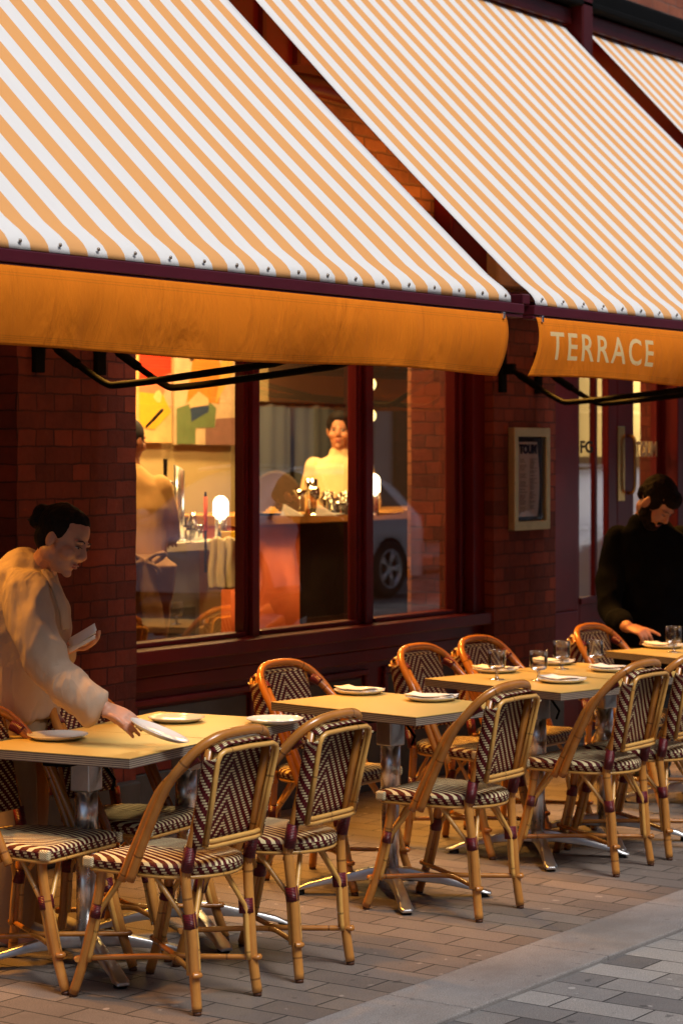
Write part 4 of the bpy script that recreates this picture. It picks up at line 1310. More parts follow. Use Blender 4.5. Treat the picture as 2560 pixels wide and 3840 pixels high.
loft(mb, [(L(138, 2112, 7.93), Vector((.070, 0, -.045)), D * .085), (L(112, 2170, 7.94), Vector((.115, 0, -.05)), D * .17), (L(95, 2265, 7.96), Vector((.155, 0, -.02)), D * .18), (L(98, 2360, 7.98), Vector((.158, 0, 0)), D * .19), (L(85, 2480, 8.0), Vector((.145, 0, 0)), D * .17), (L(75, 2600, 8.02), Vector((.150, 0, 0)), D * .18), (L(72, 2680, 8.03), Vector((.150, 0, 0)), D * .185)], 24)
limb(mb, [L(95, 2225, 7.80), L(140, 2390, 7.70), L(198, 2515, 7.67), L(272, 2590, 7.63)], [.090, .080, .070, .066], 6, 18)
ca = (L(272, 2590, 7.63), L(325, 2628, 7.61), L(362, 2655, 7.595))
cd = (ca[2] - ca[0]).normalized(); cs = Vector((0, 1, 0)); cn = cd.cross(cs)
loft(mb, [(ca[0], cn * .066, cs * .064), (ca[1], cn * .070, cs * .058), (ca[2], cn * .074, cs * .052), (ca[2] + cd * .006, cn * .074, cs * .052)], 20)
limb(mb, [L(130, 2240, 8.12), L(170, 2440, 8.12), L(222, 2440, 8.0)], [.085, .072, .058], 6, 16)
def m_cloth():
    m, nt, nd, lk, b = newmat('creased_linen')
    tc = N(nt, 'TexCoord')
    mp = N(nt, 'Mapping'); lk.new(tc.outputs['Object'], mp.inputs[0]); mp.inputs['Rotation'].default_value = (0, math.radians(35), 0); mp.inputs['Scale'].default_value = (1.2, 1.2, .45)
    a_ = noise_(nt, mp.outputs[0], 5.5, 3, .5); a_.inputs['Distortion'].default_value = .7
    f_ = noise_(nt, tc.outputs['Object'], 420, 2, .5); c_ = noise_(nt, tc.outputs['Object'], 3, 3)
    lk.new(mixc(nt, c_.outputs[0], (.42, .30, .21), (.54, .40, .29)), b.inputs['Base Color'])
    b.inputs['Roughness'].default_value = .9; b.inputs['Specular IOR Level'].default_value = .15
    rd = math_(nt, 'SUBTRACT', 1.0, math_(nt, 'ABSOLUTE', math_(nt, 'SUBTRACT', math_(nt, 'MULTIPLY', a_.outputs[0], 4), 2)))
    bump(nt, math_(nt, 'ADD', math_(nt, 'MULTIPLY', rd, 3.0), math_(nt, 'MULTIPLY', f_.outputs[0], .25)), b, .38, .008)
    return m
MAT['jacket'] = m_cloth()
jk = fuse('jacket', mb, MAT['jacket'], pw, .0075, amp=.013, freq=10, smooth=3, stretch=(1.5, 1, .7))
mb = MB()
lp = [L(178, 2135, 7.84), L(215, 2200, 7.80), L(243, 2275, 7.80), L(255, 2360, 7.82)]
for k, (dx, dy) in enumerate(((0, 0), (-.012, -.02))):
    mb.tube(spline([p + Vector((dx, dy, 0)) for p in lp], 5), .013, 8, flat=.5)
fuse('lapel', mb, MAT['jacket'], jk, .005, smooth=2)
MAT['trousers'] = simple('beige_trousers', (.42, .30, .18), .85, var=.08, vs=5, bmp=.2, bs=90)
mb = MB()
loft(mb, [(L(60, 2640, 8.02), X * .135, Y * .165), (L(55, 2760, 8.02), X * .14, Y * .18)], 18)
for a, b, c_ in ((L(28, 2760, 7.93), L(58, 3130, 7.90), L(50, 3455, 7.96)), (L(82, 2760, 8.12), L(96, 3130, 8.10), L(96, 3445, 8.16))):
    limb(mb, [a, b, c_], [.098, .080, .075], 8, 16)
fuse('trousers', mb, MAT['trousers'], pw, .0075, amp=.009, freq=5, smooth=3, stretch=(1.6, 1, .6))
MAT['shoe'] = simple('off_white_trainer', (.42, .38, .33), .6, var=.1)
for an in (L(60, 3520, 7.98), L(125, 3500, 8.18)):
    mb = MB()
    b = Vector((an.x, an.y, 0))
    loft(mb, [(b + Vector((-.06, .01, .045)), Y * .036, Z * .040), (b + Vector((.0, 0, .055)), Y * .038, Z * .052), (b + Vector((.09, -.02, .038)), Y * .045, Z * .036), (b + Vector((.16, -.04, .028)), Y * .040, Z * .026)], 16)
    mb.box(b.x - .09, b.x + .19, b.y - .055, b.y + .035, .002, .024)
    fuse('shoe', mb, MAT['shoe'], pw, .006, smooth=4)
Rw = Matrix.Translation((r0.x, r0.y, 0)) @ Matrix.Rotation(PRZ, 4, 'Z')
# held napkins and held plate stay things of their own
nw = MB()
for k in range(3):
    nw.grid(8, 5, lambda u, v: (.105 * (u - .1) + .006 * k, .05 * (v - .5) * (1 - .4 * u) + .008 * k, .005 * k + .018 * u * (1 + .5 * k) + .008 * math.sin(v * 5 + k * 2)), smooth=True)
nh = nw.build('napkin', MAT['linen']); so = nh.modifiers.new('s', 'SOLIDIFY'); so.thickness = .0016
tag(nh, 'fanned white napkins held against her chest by the leaning server', 'napkin')
p = Rw @ L(268, 2430, 7.88); nh.location = p; nh.rotation_euler = (math.radians(35), math.radians(-18), PRZ)
hp = pl0.copy(); COL.objects.link(hp); hp['label'] = 'tilted white plate in the outstretched hand of the leaning server'
p = Rw @ L(592, 2752, 7.50)
hp.location = (p.x, p.y, .806)
hp.rotation_mode = 'QUATERNION'
dn = Vector((math.cos(PRZ), math.sin(PRZ), -.40)).normalized(); sd_ = Vector((-math.sin(PRZ), math.cos(PRZ), 0)); upn = dn.cross(sd_)
if upn.z < 0: upn = -upn
hp.rotation_quaternion = (Matrix((dn, upn.cross(dn), upn)).transposed()).to_quaternion()

# --- bearded man at the doors
r1, L = frame(2430, 12.1)
pm = thing('person', 'bearded man in a black sweater, head bowed, reaching down to the table', 'person', (r1.x, r1.y, 0), PRZ)
hc = L(2462, 1882, 11.85)
HMm = HM(hc, (.50, -.40, -.78), (.30, -.25, 1)) @ Matrix.Scale(1.12, 4)
mb = MB(); head_shapes(mb, HMm, 1.04)
nb = L(2402, 1955, 12.0)
limb(mb, [hc + Vector((-.05, .03, -.03)), hc.lerp(nb, .6), nb + Vector((0, 0, -.04))], [.060, .060, .072], 4)
loft(mb, [(L(2420, 2020, 12.05), X * .15, Y * .10), (L(2425, 2250, 12.08), X * .16, Y * .11), (L(2430, 2450, 12.12), X * .14, Y * .10), (L(2430, 2560, 12.14), X * .15, Y * .11)])
sh = L(2312, 2030, 12.02); el = L(2288, 2280, 11.88); wr = L(2352, 2352, 11.62)
limb(mb, [sh, el, wr], [.055, .046, .030], 6)
hand(mb, wr, L(2455, 2382, 11.50) - wr, (.1, .3, -1), scale=1.12, side=-1, curls=(.12, .55, .7, .8))
sh2 = L(2570, 2085, 12.1); el2 = L(2600, 2290, 12.1); wr2 = L(2590, 2420, 11.8)
limb(mb, [sh2, el2, wr2], [.055, .046, .030], 6)
hand(mb, wr2, (-.2, -.4, -.7), (-1, 0, 0), side=1)
for s, u in ((-1, 2395), (1, 2470)):
    limb(mb, [L(u, 2560, 12.14), L(u - 3, 2820, 12.1), Vector((L(u, 2900, 12.15).x, L(u, 2900, 12.15).y, .08))], [.088, .058, .042], 6)
fuse('body', mb, MAT['skin_d'], pm, .005, smooth=2)
face_details(HMm, pm, .12, 1.0)
mb = MB()
mb.ball((0, -.022, .040), 1, 24, (.0795, .094, .083), HMm); mb.ball((0, .032, .076), 1, 20, (.062, .056, .036), HMm); mb.ball((0, .058, .060), 1, 16, (.050, .030, .026), HMm); mb.ball((-.064, .012, .022), 1, 14, (.016, .040, .044), HMm); mb.ball((.064, .012, .022), 1, 14, (.016, .040, .044), HMm); mb.ball((0, -.07, .0), 1, 16, (.060, .04, .06), HMm)
fuse('hair', mb, MAT['hair_b'], pm, .004, amp=.004, freq=34, smooth=1, fine=.0015)
mb = MB()
mb.ball((0, .055, -.090), 1, 18, (.046, .042, .034), HMm); mb.ball((0, .090, -.079), 1, 10, (.018, .008, .007), HMm)
for s in (-1, 1):
    mb.ball((s * .048, .026, -.060), 1, 14, (.024, .042, .042), HMm); mb.ball((s * .064, -.002, -.02), 1, 12, (.010, .016, .034), HMm)
    mb.ball((s * .014, .092, -.050), 1, 10, (.016, .007, .005), HMm)
fuse('beard', mb, MAT['hair_b'], pm, .004, amp=.004, freq=60, smooth=1)
MAT['sweater'] = simple('black_knit', (.005, .005, .006), .95, spec=.05, var=.3, vs=9, bmp=.3, bs=120)
mb = MB()
loft(mb, [(L(2404, 1950, 11.98), X * .080 + Z * .04, Y * .085), (L(2412, 1985, 12.0), X * .15 + Z * .02, Y * .13), (L(2428, 2040, 12.03), X * .235, Y * .16), (L(2430, 2200, 12.07), X * .245, Y * .17), (L(2430, 2380, 12.1), X * .205, Y * .155), (L(2432, 2490, 12.12), X * .195, Y * .155)], 24)
limb(mb, [L(2312, 2020, 12.0), L(2285, 2160, 11.95), L(2290, 2290, 11.87), L(2338, 2338, 11.68)], [.078, .072, .062, .050], 6, 16)
limb(mb, [L(2550, 2025, 12.1), L(2605, 2160, 12.1), L(2600, 2300, 12.08), L(2592, 2390, 11.88)], [.078, .072, .062, .050], 6, 16)
fuse('sweater', mb, MAT['sweater'], pm, .009, amp=.018, freq=7, smooth=3)
mb = MB()
loft(mb, [(L(2430, 2470, 12.12), X * .17, Y * .13), (L(2430, 2580, 12.14), X * .18, Y * .14)], 18)
for u in (2395, 2470):
    q = L(u, 2900, 12.15); limb(mb, [L(u, 2580, 12.14), L(u - 3, 2820, 12.1), Vector((q.x, q.y, .09))], [.105, .078, .066], 6, 16)
MAT['black_trousers'] = simple('black_trousers', (.008, .008, .009), .9)
fuse('trousers', mb, MAT['black_trousers'], pm, .01, amp=.006, freq=5)
for u in (2395, 2470):
    q = L(u, 2900, 12.15); mb = MB()
    loft(mb, [(Vector((q.x, q.y + .06, .05)), X * .038, Z * .045), (Vector((q.x, q.y - .08, .045)), X * .046, Z * .038), (Vector((q.x, q.y - .19, .032)), X * .036, Z * .026)], 14)
    fuse('shoe', mb, MAT['black_trousers'], pm, .008, smooth=3)

# --- woman behind the bar
r2, L = frame(1275, 15.2)
r2.z = .08
pb = thing('person', 'woman in a cream roll neck sweater standing behind the bar inside', 'person', (r2.x, r2.y, 0), PRZ)
hc = L(1272, 1612, 15.2)
HMb = HM(hc, (-.10, -1, -.03), (0.02, 0, 1)) @ Matrix.Scale(1.06, 4)
mb = MB(); head_shapes(mb, HMb, .98)
limb(mb, [hc + Vector((0, .02, -.06)), hc + Vector((.005, .03, -.16))], [.052, .058], 4)
loft(mb, [(hc + Vector((0, .03, -.24)), X * .16, Y * .09), (hc + Vector((0, .03, -.42)), X * .15, Y * .11), (hc + Vector((0, .03, -.66)), X * .13, Y * .1), (hc + Vector((0, .03, -.90)), X * .16, Y * .12)])
for s in (-1, 1):
    wr = hc + Vector((s * .20, -.16, -.66)); limb(mb, [hc + Vector((s * .17, .03, -.24)), hc + Vector((s * .22, .04, -.50)), wr], [.045, .038, .026], 5)
    hand(mb, wr, (-s * .3, -.8, -.2), (0, 0, -1), side=s, curl=.3)
    limb(mb, [hc + Vector((s * .09, .03, -.88)), hc + Vector((s * .09, .02, -1.30)), Vector((s * .09 + hc.x, .03, .12))], [.085, .055, .04], 5)
fuse('body', mb, MAT['skin_d'], pb, .005, smooth=2)
face_details(HMb, pb, 1.0)
mb = MB(); mb.ball((0, -.022, .038), 1, 24, (.086, .096, .088), HMb); mb.ball((0, .022, .078), 1, 20, (.066, .056, .036), HMb); mb.ball((0, -.05, -.02), 1, 16, (.080, .05, .08), HMb); mb.ball((0, -.11, .0), 1, 16, (.035, .04, .04), HMb)
fuse('hair', mb, MAT['hair'], pb, .005, amp=.002, freq=40)
MAT['knit'] = simple('cream_knit', (.86, .62, .34), .9, var=.05, bmp=.2)
mb = MB()
loft(mb, [(hc + Vector((0, .028, -.135)), X * .064, Y * .062), (hc + Vector((0, .03, -.18)), X * .072, Y * .07), (hc + Vector((0, .03, -.205)), X * .13, Y * .09), (hc + Vector((0, .03, -.26)), X * .190, Y * .12), (hc + Vector((0, .03, -.45)), X * .19, Y * .14), (hc + Vector((0, .03, -.7)), X * .17, Y * .13), (hc + Vector((0, .03, -.95)), X * .19, Y * .15)], 22)
for s in (-1, 1): limb(mb, [hc + Vector((s * .17, .03, -.25)), hc + Vector((s * .225, .04, -.50)), hc + Vector((s * .205, -.12, -.64))], [.066, .055, .042], 6)
fuse('sweater', mb, MAT['knit'], pb, .009, amp=.007, freq=6)
mb = MB()
for s in (-1, 1): limb(mb, [hc + Vector((s * .08, .03, -.90)), hc + Vector((s * .09, .02, -1.30)), Vector((s * .09 + hc.x, .03, .14))], [.11, .08, .07], 5)
fuse('trousers', mb, MAT['black_trousers'], pb, .012)

# --- barman with his back to us, half behind the pier
r3, L = frame(520, 11.9)
pn = thing('person', 'barman in a dark cap and tan shirt, seen from behind beside the brick pier', 'person', (r3.x, r3.y, 0), PRZ)
hc = L(486, 1650, 11.9)
HMn = HM(hc, (.55, .8, -.1))
mb = MB(); head_shapes(mb, HMn)
limb(mb, [hc + Vector((-.01, .0, -.06)), hc + Vector((0, 0, -.17))], [.055, .065], 4)
loft(mb, [(hc + Vector((.01, 0, -.26)), X * .15, Y * .1), (hc + Vector((.02, 0, -.5)), X * .14, Y * .11), (hc + Vector((.02, 0, -.75)), X * .14, Y * .11), (hc + Vector((.02, 0, -.9)), X * .15, Y * .12)])
for s in (-1, 1):
    wr = hc + Vector((s * .16, .32, -.52)); limb(mb, [hc + Vector((s * .17, 0, -.25)), hc + Vector((s * .21, .06, -.5)), wr], [.05, .04, .03], 5)
    hand(mb, wr, (0, 1, -.2), (0, 0, -1), side=s)
    limb(mb, [hc + Vector((s * .09, 0, -.9)), hc + Vector((s * .09, 0, -1.3)), Vector((s * .09 + hc.x, 0, .12))], [.09, .06, .045], 5)
fuse('body', mb, MAT['skin_d'], pn, .006, smooth=2)
face_details(HMn, pn)
mb = MB(); mb.ball((0, -.02, .035), 1, 24, (.084, .100, .086), HMn); mb.ball((0, -.06, -.03), 1, 16, (.062, .05, .05), HMn)
fuse('cap', mb, simple('charcoal_cap', (.03, .03, .035), .85), pn, .006)
mb = MB(); mb.tube([L(548, 1602, 11.85), L(560, 1590, 11.85), L(588, 1560, 11.85), L(607, 1540, 11.85), L(613, 1533, 11.85)], [.010, .013, .014, .015, .008], 12, flat=.6)
mb.build('cap_peak', simple('black_peak', (.01, .01, .01), .4), pn)
MAT['tan_shirt'] = simple('tan_shirt', (.62, .36, .13), .85, var=.12, vs=5, bmp=.2)
mb = MB()
loft(mb, [(hc + Vector((.0, 0, -.15)), X * .08, Y * .08), (hc + Vector((.02, 0, -.24)), X * .165, Y * .11), (hc + Vector((.03, 0, -.36)), X * .19, Y * .14), (hc + Vector((.03, 0, -.6)), X * .165, Y * .14), (hc + Vector((.03, 0, -.8)), X * .17, Y * .14)], 22)
for s in (-1, 1): limb(mb, [hc + Vector((s * .16, 0, -.25)), hc + Vector((s * .21, .06, -.48)), hc + Vector((s * .18, .26, -.52))], [.07, .058, .048], 6)
fuse('shirt', mb, MAT['tan_shirt'], pn, .009, amp=.012, freq=5)
MAT['apron'] = simple('brown_apron', (.34, .19, .10), .85, var=.15, vs=7, bmp=.2)
mb = MB(); b = L(545, 2105, 11.60)
for a, l in ((20, .11), (-35, .10), (160, .12), (205, .10)):
    d = Vector((math.cos(math.radians(a)), 0, math.sin(math.radians(a))))
    mb.tube(spline([b, b + d * l * .6 + Vector((0, -.03, .015)), b + d * l, b + d * l * .5 + Vector((0, .01, -.02)), b], 4), .014, 8, flat=.6)
loft(mb, [(b + Vector((0, 0, -.02)), X * .05, Y * .02), (b + Vector((.02, 0, -.15)), X * .05, Y * .02), (b + Vector((.05, 0, -.36)), X * .06, Y * .02)], 14)
loft(mb, [(L(530, 2120, 11.75), X * .19, Y * .15), (L(530, 2250, 11.8), X * .16, Y * .15), (L(530, 2420, 11.8), X * .14, Y * .14)], 20)
fuse('apron', mb, MAT['apron'], pn, .008, amp=.008, freq=7)
mb = MB()
for s in (-1, 1): limb(mb, [hc + Vector((s * .08, 0, -.90)), hc + Vector((s * .09, .02, -1.30)), Vector((s * .09 + hc.x, .03, .14))], [.11, .08, .07], 5)
fuse('trousers', mb, MAT['black_trousers'], pn, .012)

# ------------------------------------------------------------------ interior furniture
def oriented(name, label, cat, p, group=None, rz=0): return thing(name, label, cat, (p[0], p[1], p[2]), rz, group)
MAT['white_top'] = simple('white_marble', (.80, .76, .66), .25, var=.05)
MAT['greypanel'] = simple('dark_grey_panel', (.10, .105, .11), .5, var=.1)
MAT['greypanel2'] = simple('mid_grey_panel', (.24, .24, .24), .5, var=.1)
# work counter behind the left pane
a = at(578, 2040, 12.35); b = at(905, 2040, 13.0)
wc = thing('work_counter', 'white topped work counter behind the left window pane', 'counter', (a.x, a.y, .08))
ax_, ay_ = a.x, a.y
W_ = b.x - a.x
zc = a.z - .08
f = MB(); f.box(0, W_, 0, .62, zc - .052, zc); f.build('counter_top', MAT['white_top'], wc, bevel=.004)
f = MB(); f.box(.03, .45, .04, .60, 0, zc - .053); f.build('base_cabinet', MAT['greypanel2'], wc)
f = MB(); f.box(.08, .40, .03, .0395, .52, .80); f.build('cabinet_door', MAT['greypanel'], wc)
f = MB(); f.box(.46, W_, .15, .60, 0, zc - .053); f.build('side_cabinet', MAT['in_wall'], wc)
# main bar
a = at(900, 1936, 13.55); bz = a.z
bx0, by0 = a.x, 8.30
mbar = thing('bar', 'long wooden topped bar with a coral fluted front, behind the middle and right panes', 'bar', (bx0, by0, .08))
zb_ = bz - .08
MAT['barwood'] = simple('orange_wood', (.50, .24, .07), .35, var=.15, vs=3)
MAT['bartop'] = simple('bar_top', (.62, .42, .18), .25, var=.1)
LEN = 3.2
f = MB(); f.box(0, LEN, 0, .6, zb_ - .062, zb_); f.build('counter_top', MAT['barwood'], mbar, bevel=.004)
f = MB(); xf = .72
f.box(.02, xf, .06, .56, 0, zb_ - .063)
k = .02
while k < xf - .01:
    f.tube([(k + .009, .058, .02), (k + .009, .058, zb_ - .065)], .009, 6); k += .0185
MAT['coral'] = simple('coral_fluted_panel', (.78, .20, .07), .55, var=.08)
f.build('fluted_front', MAT['coral'], mbar)
MAT['black_cab'] = simple('black_cabinet', (.018, .014, .014), .35)
f = MB(); f.box(xf + .01, LEN - .02, .07, .56, 0, zb_ - .063); cbt = f.build('cabinet', MAT['black_cab'], mbar)
f = MB(); f.box(xf + .04, xf + .62, .05, .069, .30, .62); f.build('drawer_front', simple('dark_brown_front', (.04, .02, .015), .4), cbt)
f = MB(); f.box(xf + .66, xf + 1.2, .05, .069, .30, .62); f.build('drawer_front', simple('dark_brown_front2', (.04, .02, .015), .4), cbt)

# beer tower
p = at(672, 2000, 12.7); p.z = a.z if False else zc + .08
bt = thing('beer_tower', 'polished cylindrical beer tower with one black tap handle', 'beer tap', (p.x, p.y, zc + .08))
f = MB()
n = 24; R = .031; Hh = .44
base = len(f.v)
for zf in (0, 1):
    for i in range(n):
        w = 2 * PI * i / n
        z = 0 if zf == 0 else Hh - .03 * (math.cos(w - PRZ) * .5 + .5) * 1.2
        f.v.append(Vector((R * math.cos(w), R * math.sin(w), z)))
for i in range(n):
    j = (i + 1) % n; f.face((i, j, n + j, n + i), None, True)
f.face(list(range(n, 2 * n))); f.face(list(range(n))[::-1])
f.tube([(0, 0, -.005), (0, 0, .012)], .045, 24)
f.build('column', MAT['chrome'], bt)
e = Vector((math.cos(PRZ), math.sin(PRZ), 0))
f = MB(); f.tube([e * -.02 + Vector((0, 0, .33)), e * -.085 + Vector((0, 0, .335))], .012, 10); f.tube([e * -.075 + Vector((0, 0, .345)), e * -.085 + Vector((0, 0, .28))], .010, 10); f.build('tap', MAT['chrome'], bt)
f = MB(); f.tube([e * -.078 + Vector((0, 0, .35)), e * -.078 + Vector((0, 0, .47))], [.009, .013], 10); f.build('tap_handle', MAT['blackmetal'], bt)

def table_lamp(u, v, d, label, z):
    p = at(u, v, d)
    t = thing('table_lamp', label, 'lamp', (p.x, p.y, z), 0, 'glowing dome lamps on the bars')
    sc = 1.0
    f = MB(); f.tube([(0, 0, 0), (0, 0, .145)], .034, 24); f.tube([(0, 0, 0), (0, 0, .008)], .040, 24); f.build('lamp_base', MAT['chrome'], t)
    f = MB(); prof = [(.0442, .146), (.0442, .215)] + [(.0442 * math.cos(a_), .215 + .0442 * math.sin(a_)) for a_ in [PI / 2 * k_ / 8 for k_ in range(1, 9)]]
    prof[-1] = (.0006, prof[-1][1]); f.lathe(prof, 24); f.build('lamp_shade', MAT['lampglow'], t)
    return t
MAT['lampglow'] = emit('lamp_glass', (1.0, .80, .50), 9)
MAT['globeglow'] = emit('globe_glass', (1.0, .78, .30), 3.2)
table_lamp(828, 1985, 12.75, 'glowing dome lamp behind the left pane, next to the beer tower', zc + .08)
table_lamp(1398, 1930, 13.6, 'glowing dome lamp on the bar, at the left edge of the right pane', bz)
# pendant globes
p = at(1384, 1441, 14.6)
pg = thing('pendant_globes', 'two pale glass globes on one stem, at the left edge of the right pane', 'pendant lamp', (p.x, p.y, p.z))
f = MB(); f.tube([(0, 0, -.30), (0, 0, 3.3 - p.z)], .006, 8); f.build('stem', MAT['brass'], pg)
for z in (0, -.206):
    f = MB(); f.ball((0, 0, z), .046, 20); f.build('globe', MAT['globeglow'], pg)

# glassware etc. on the bar tops
def lathe_thing(name, label, cat, prof, p, mat, group=None, n=20):
    f = MB(); f.lathe(prof, n, cap=False); o = f.build(name, mat); tag(o, label, cat, group); o.location = p; return o
MAT['in_glass'] = glass_thin('bar_glass', (.90, .88, .80), 1.5, .02, 1.8, .06)
MAT['red_drink'] = simple('red_wine', (.16, .005, .01), .1)
def on_bar(u, d, z): q = at(u, 1900, d); q.z = z; return q
WG = [(.0, .085), (.018, .088), (.034, .11), (.038, .135), (.034, .17), (.036, .17), (.040, .135), (.036, .108), (.019, .084), (.0055, .078), (.004, .012), (.03, .003), (.031, 0), (0, 0)]
t = thing('wine_glass', 'stemmed glass of red wine standing on the bar in the middle pane', 'glass', on_bar(1176, 13.9, bz))
f = MB(); f.lathe(WG, 20, cap=False); f.build('bowl', MAT['in_glass'], t)
f = MB(); f.lathe([(.001, .089), (.017, .090), (.033, .112), (.036, .130), (.001, .130)], 20); f.build('wine', MAT['red_drink'], t)
MG = [(.0, .10), (.045, .155), (.047, .155), (.004, .097), (.003, .01), (.03, .003), (.03, 0), (0, 0)]
t = lathe_thing('martini_glass', 'conical cocktail glass left of the red wine on the bar', 'glass', MG, on_bar(1125, 13.8, bz), MAT['in_glass'])
TG = [(0, .004), (.036, .004), (.040, .22), (.042, .22), (.038, 0), (0, 0)]
lathe_thing('tall_jug', 'tall clear glass vase behind the red wine on the bar', 'vase', TG, on_bar(1166, 14.1, bz), MAT['in_glass'])
SG = [(0, .004), (.030, .004), (.032, .10), (.034, .10), (.032, 0), (0, 0)]
GG = 'clear tumblers and flutes massed on the bar'
sl = lathe_thing('tumbler', 'clear glass massed with others on the bar before the woman in cream', 'glass', SG, on_bar(1215, 14.0, bz), MAT['in_glass'], GG)
rg = random.Random(3)
for k in range(13):
    o = sl.copy(); COL.objects.link(o); q = on_bar(1222 + (k % 7) * 13 + rg.uniform(-4, 4), 13.85 + (k // 7) * .14 + rg.uniform(0, .05), bz); o.location = q; s_ = rg.uniform(.7, 1.0); o.scale = (s_, s_, rg.uniform(.7, 1.45))
q = on_bar(1020, 13.8, bz)
f = MB(); f.box(-.045, .045, -.04, .04, 0, .02); f.box(-.030, .030, -.028, .028, .0201, .036); f.box(-.016, .016, -.016, .016, .0361, .05)
o = f.build('snack_stack', simple('golden_pastry', (.70, .42, .12), .6), None, bevel=.004); tag(o, 'small stepped stack of golden snacks on the bar, left of the cocktail glass', 'snack'); o.location = q
def plate_at(u, d, z, label, mat, s=1.0):
    f = MB(); f.lathe([(.002, .003), (.07, .003), (.105, .014), (.108, .013), (.072, 0), (.002, 0)], 28); o = f.build('plate', mat); tag(o, label, 'plate'); q = on_bar(u, d, z); o.location = q; o.scale = (s, s, s); return o
plate_at(1000, 13.75, bz + .0005, 'dark plate at the left end of the bar', MAT['blackmetal'], 1.1)
plate_at(1235, 13.72, bz + .0005, 'cream plate on the bar below the clear glasses', MAT['china'], .9)
plate_at(1452, 14.0, bz + .0005, 'amber plate on the bar beside the dome lamp in the right pane', MAT['barwood'], 1.0)
for k, (u, l) in enumerate(((1095, 'tented cream menu card on the bar between the snacks and the cocktail glass'), (1222, 'tented cream menu card on the bar just right of the red wine'))):
    f = MB(); f.prism([(-.07, 0), (.07, 0), (-.05, .07)], -.03, .03, M=Matrix.Rotation(PI / 2, 4, 'X')); o = f.build('tent_card', MAT['linen']); tag(o, l, 'card'); o.location = on_bar(u, 13.66, bz + .0005) ; o.rotation_euler = (0, 0, PRZ)
# coupe glass, taper, yellow box, cloths near the beer tower
CG = [(.0, .072), (.030, .078), (.045, .10), (.047, .10), (.032, .075), (.004, .069), (.003, .008), (.03, .003), (.03, 0), (0, 0)]
zt_ = zc + .08
def on_c(u, d, dz=0): q = at(u, 2000, d); q.z = zt_ + dz; return q
lathe_thing('coupe_glass', 'coupe glass with a foamy drink on the white counter in the left pane', 'glass', CG, on_c(714, 12.45), MAT['in_glass'])
lathe_thing('bottle', 'small clear bottle behind the coupe glass', 'bottle', [(0, .003), (.03, .003), (.031, .09), (.012, .12), (.011, .16), (.013, .16), (.033, .09), (.032, 0), (0, 0)], on_c(722, 12.85), MAT['in_glass'])
for k, (u, d, s_) in enumerate(((703, 12.9, 1.3), (740, 12.92, .9), (648, 12.6, .8))):
    o = sl.copy(); COL.objects.link(o); o['label'] = ('tall clear tumbler left of the small bottle', 'short clear tumbler right of the small bottle', 'clear tumbler on the white counter, left of the coupe glass')[k]; del o['group']; o.location = on_c(u, d); o.scale = (1, 1, s_)
t = thing('taper_candle', 'slim orange taper with black tip in a black holder, before the left dome lamp', 'candle', on_c(771, 12.4, -.16))
f = MB(); f.tube([(0, 0, .0), (0, 0, .23)], .007, 10); f.build('holder', MAT['blackmetal'], t)
f = MB(); f.tube([(0, 0, .2301), (0, 0, .42)], .011, 12); f.build('taper', simple('orange_wax', (.90, .12, .02), .4), t)
f = MB(); f.tube([(0, 0, .4201), (0, 0, .447)], [.008, .005], 10); f.build('tip', MAT['blackmetal'], t)
q = on_c(858, 12.5)
f = MB(); f.box(-.04, .05, -.03, .03, .0, .065); o = f.build('yellow_box', simple('yellow_card', (.85, .55, .02), .6), None, bevel=.002); tag(o, 'small yellow box beside the base of the left dome lamp', 'box'); o.location = q; o.rotation_euler = (0, 0, PRZ)
for k, (u, l) in enumerate(((815, 'cream tea towel hanging from the counter edge, left one of the pair'), (856, 'cream tea towel hanging next to the window mullion, right one of the pair'))):
    f = MB(); f.grid(10, 16, lambda a_, b_: ((a_ - .5) * (.075 + .02 * b_) + .004 * math.sin(b_ * 7 + k), -.02 * math.sin(a_ * 9 + k * 2) * (1 - .3 * b_) - .012, -.27 * b_ + (.02 * math.sin(PI * a_) if b_ < .1 else 0)))
    o = f.build('tea_towel', simple('cream_towel', (.78, .68, .44), .9, var=.12, vs=12)); s_ = o.modifiers.new('s', 'SOLIDIFY'); s_.thickness = .006
    tag(o, l, 'towel', 'tea towels hanging from the counter'); q = at(u, 2025, 12.32); o.location = q; o.rotation_euler = (0, 0, PRZ)
# curved dark armchair-backed stool behind the bar
q = at(1035, 1925, 14.6)
st = thing('bar_chair', 'dark round backed chair behind the bar in the middle pane', 'chair', (q.x, q.y, .08), PRZ)
f = MB(); zz = at(1035, 1765, 14.6).z - .08
f.prism([(x_, y_) for x_, y_ in ((-.20, 0), (.20, 0))] + [(.20 * math.cos(t_), (zz - 1.05) * .45 + (zz - 1.05) * .55 * math.sin(t_)) for t_ in [PI * k_ / 14 for k_ in range(15)]], -.03, .03, M=Matrix.Translation((0, 0, 1.05)) @ Matrix.Rotation(PI / 2, 4, 'X'), bev=.012)
f.build('backrest', simple('dark_upholstery', (.06, .035, .02), .8), st)
f = MB(); f.prism(rrect(.42, .40, .08), .78, .86, bev=.02, smooth=True); f.build('seat', simple('dark_upholstery2', (.06, .035, .02), .8), st)
for sx in (-1, 1):
    for sy in (-1, 1):
        f = MB(); f.tube([(sx * .16, sy * .15, .779), (sx * .19, sy * .18, 0)], .014, 8); f.build('leg', MAT['blackmetal'], st)
    f = MB(); f.tube([(sx * .16, 0, .85), (sx * .17, 0, 1.10)], .014, 8); f.build('back_upright', MAT['blackmetal'], st)
MAT['reflection_panel'] = simple('grey_reflection', (.13, .145, .16), .9, var=.12, vs=3)  # added grey panel, coloured as the pale street front reflected in the glass
p = at(962, 1700, 15.9); q = at(1212, 1700, 16.6)
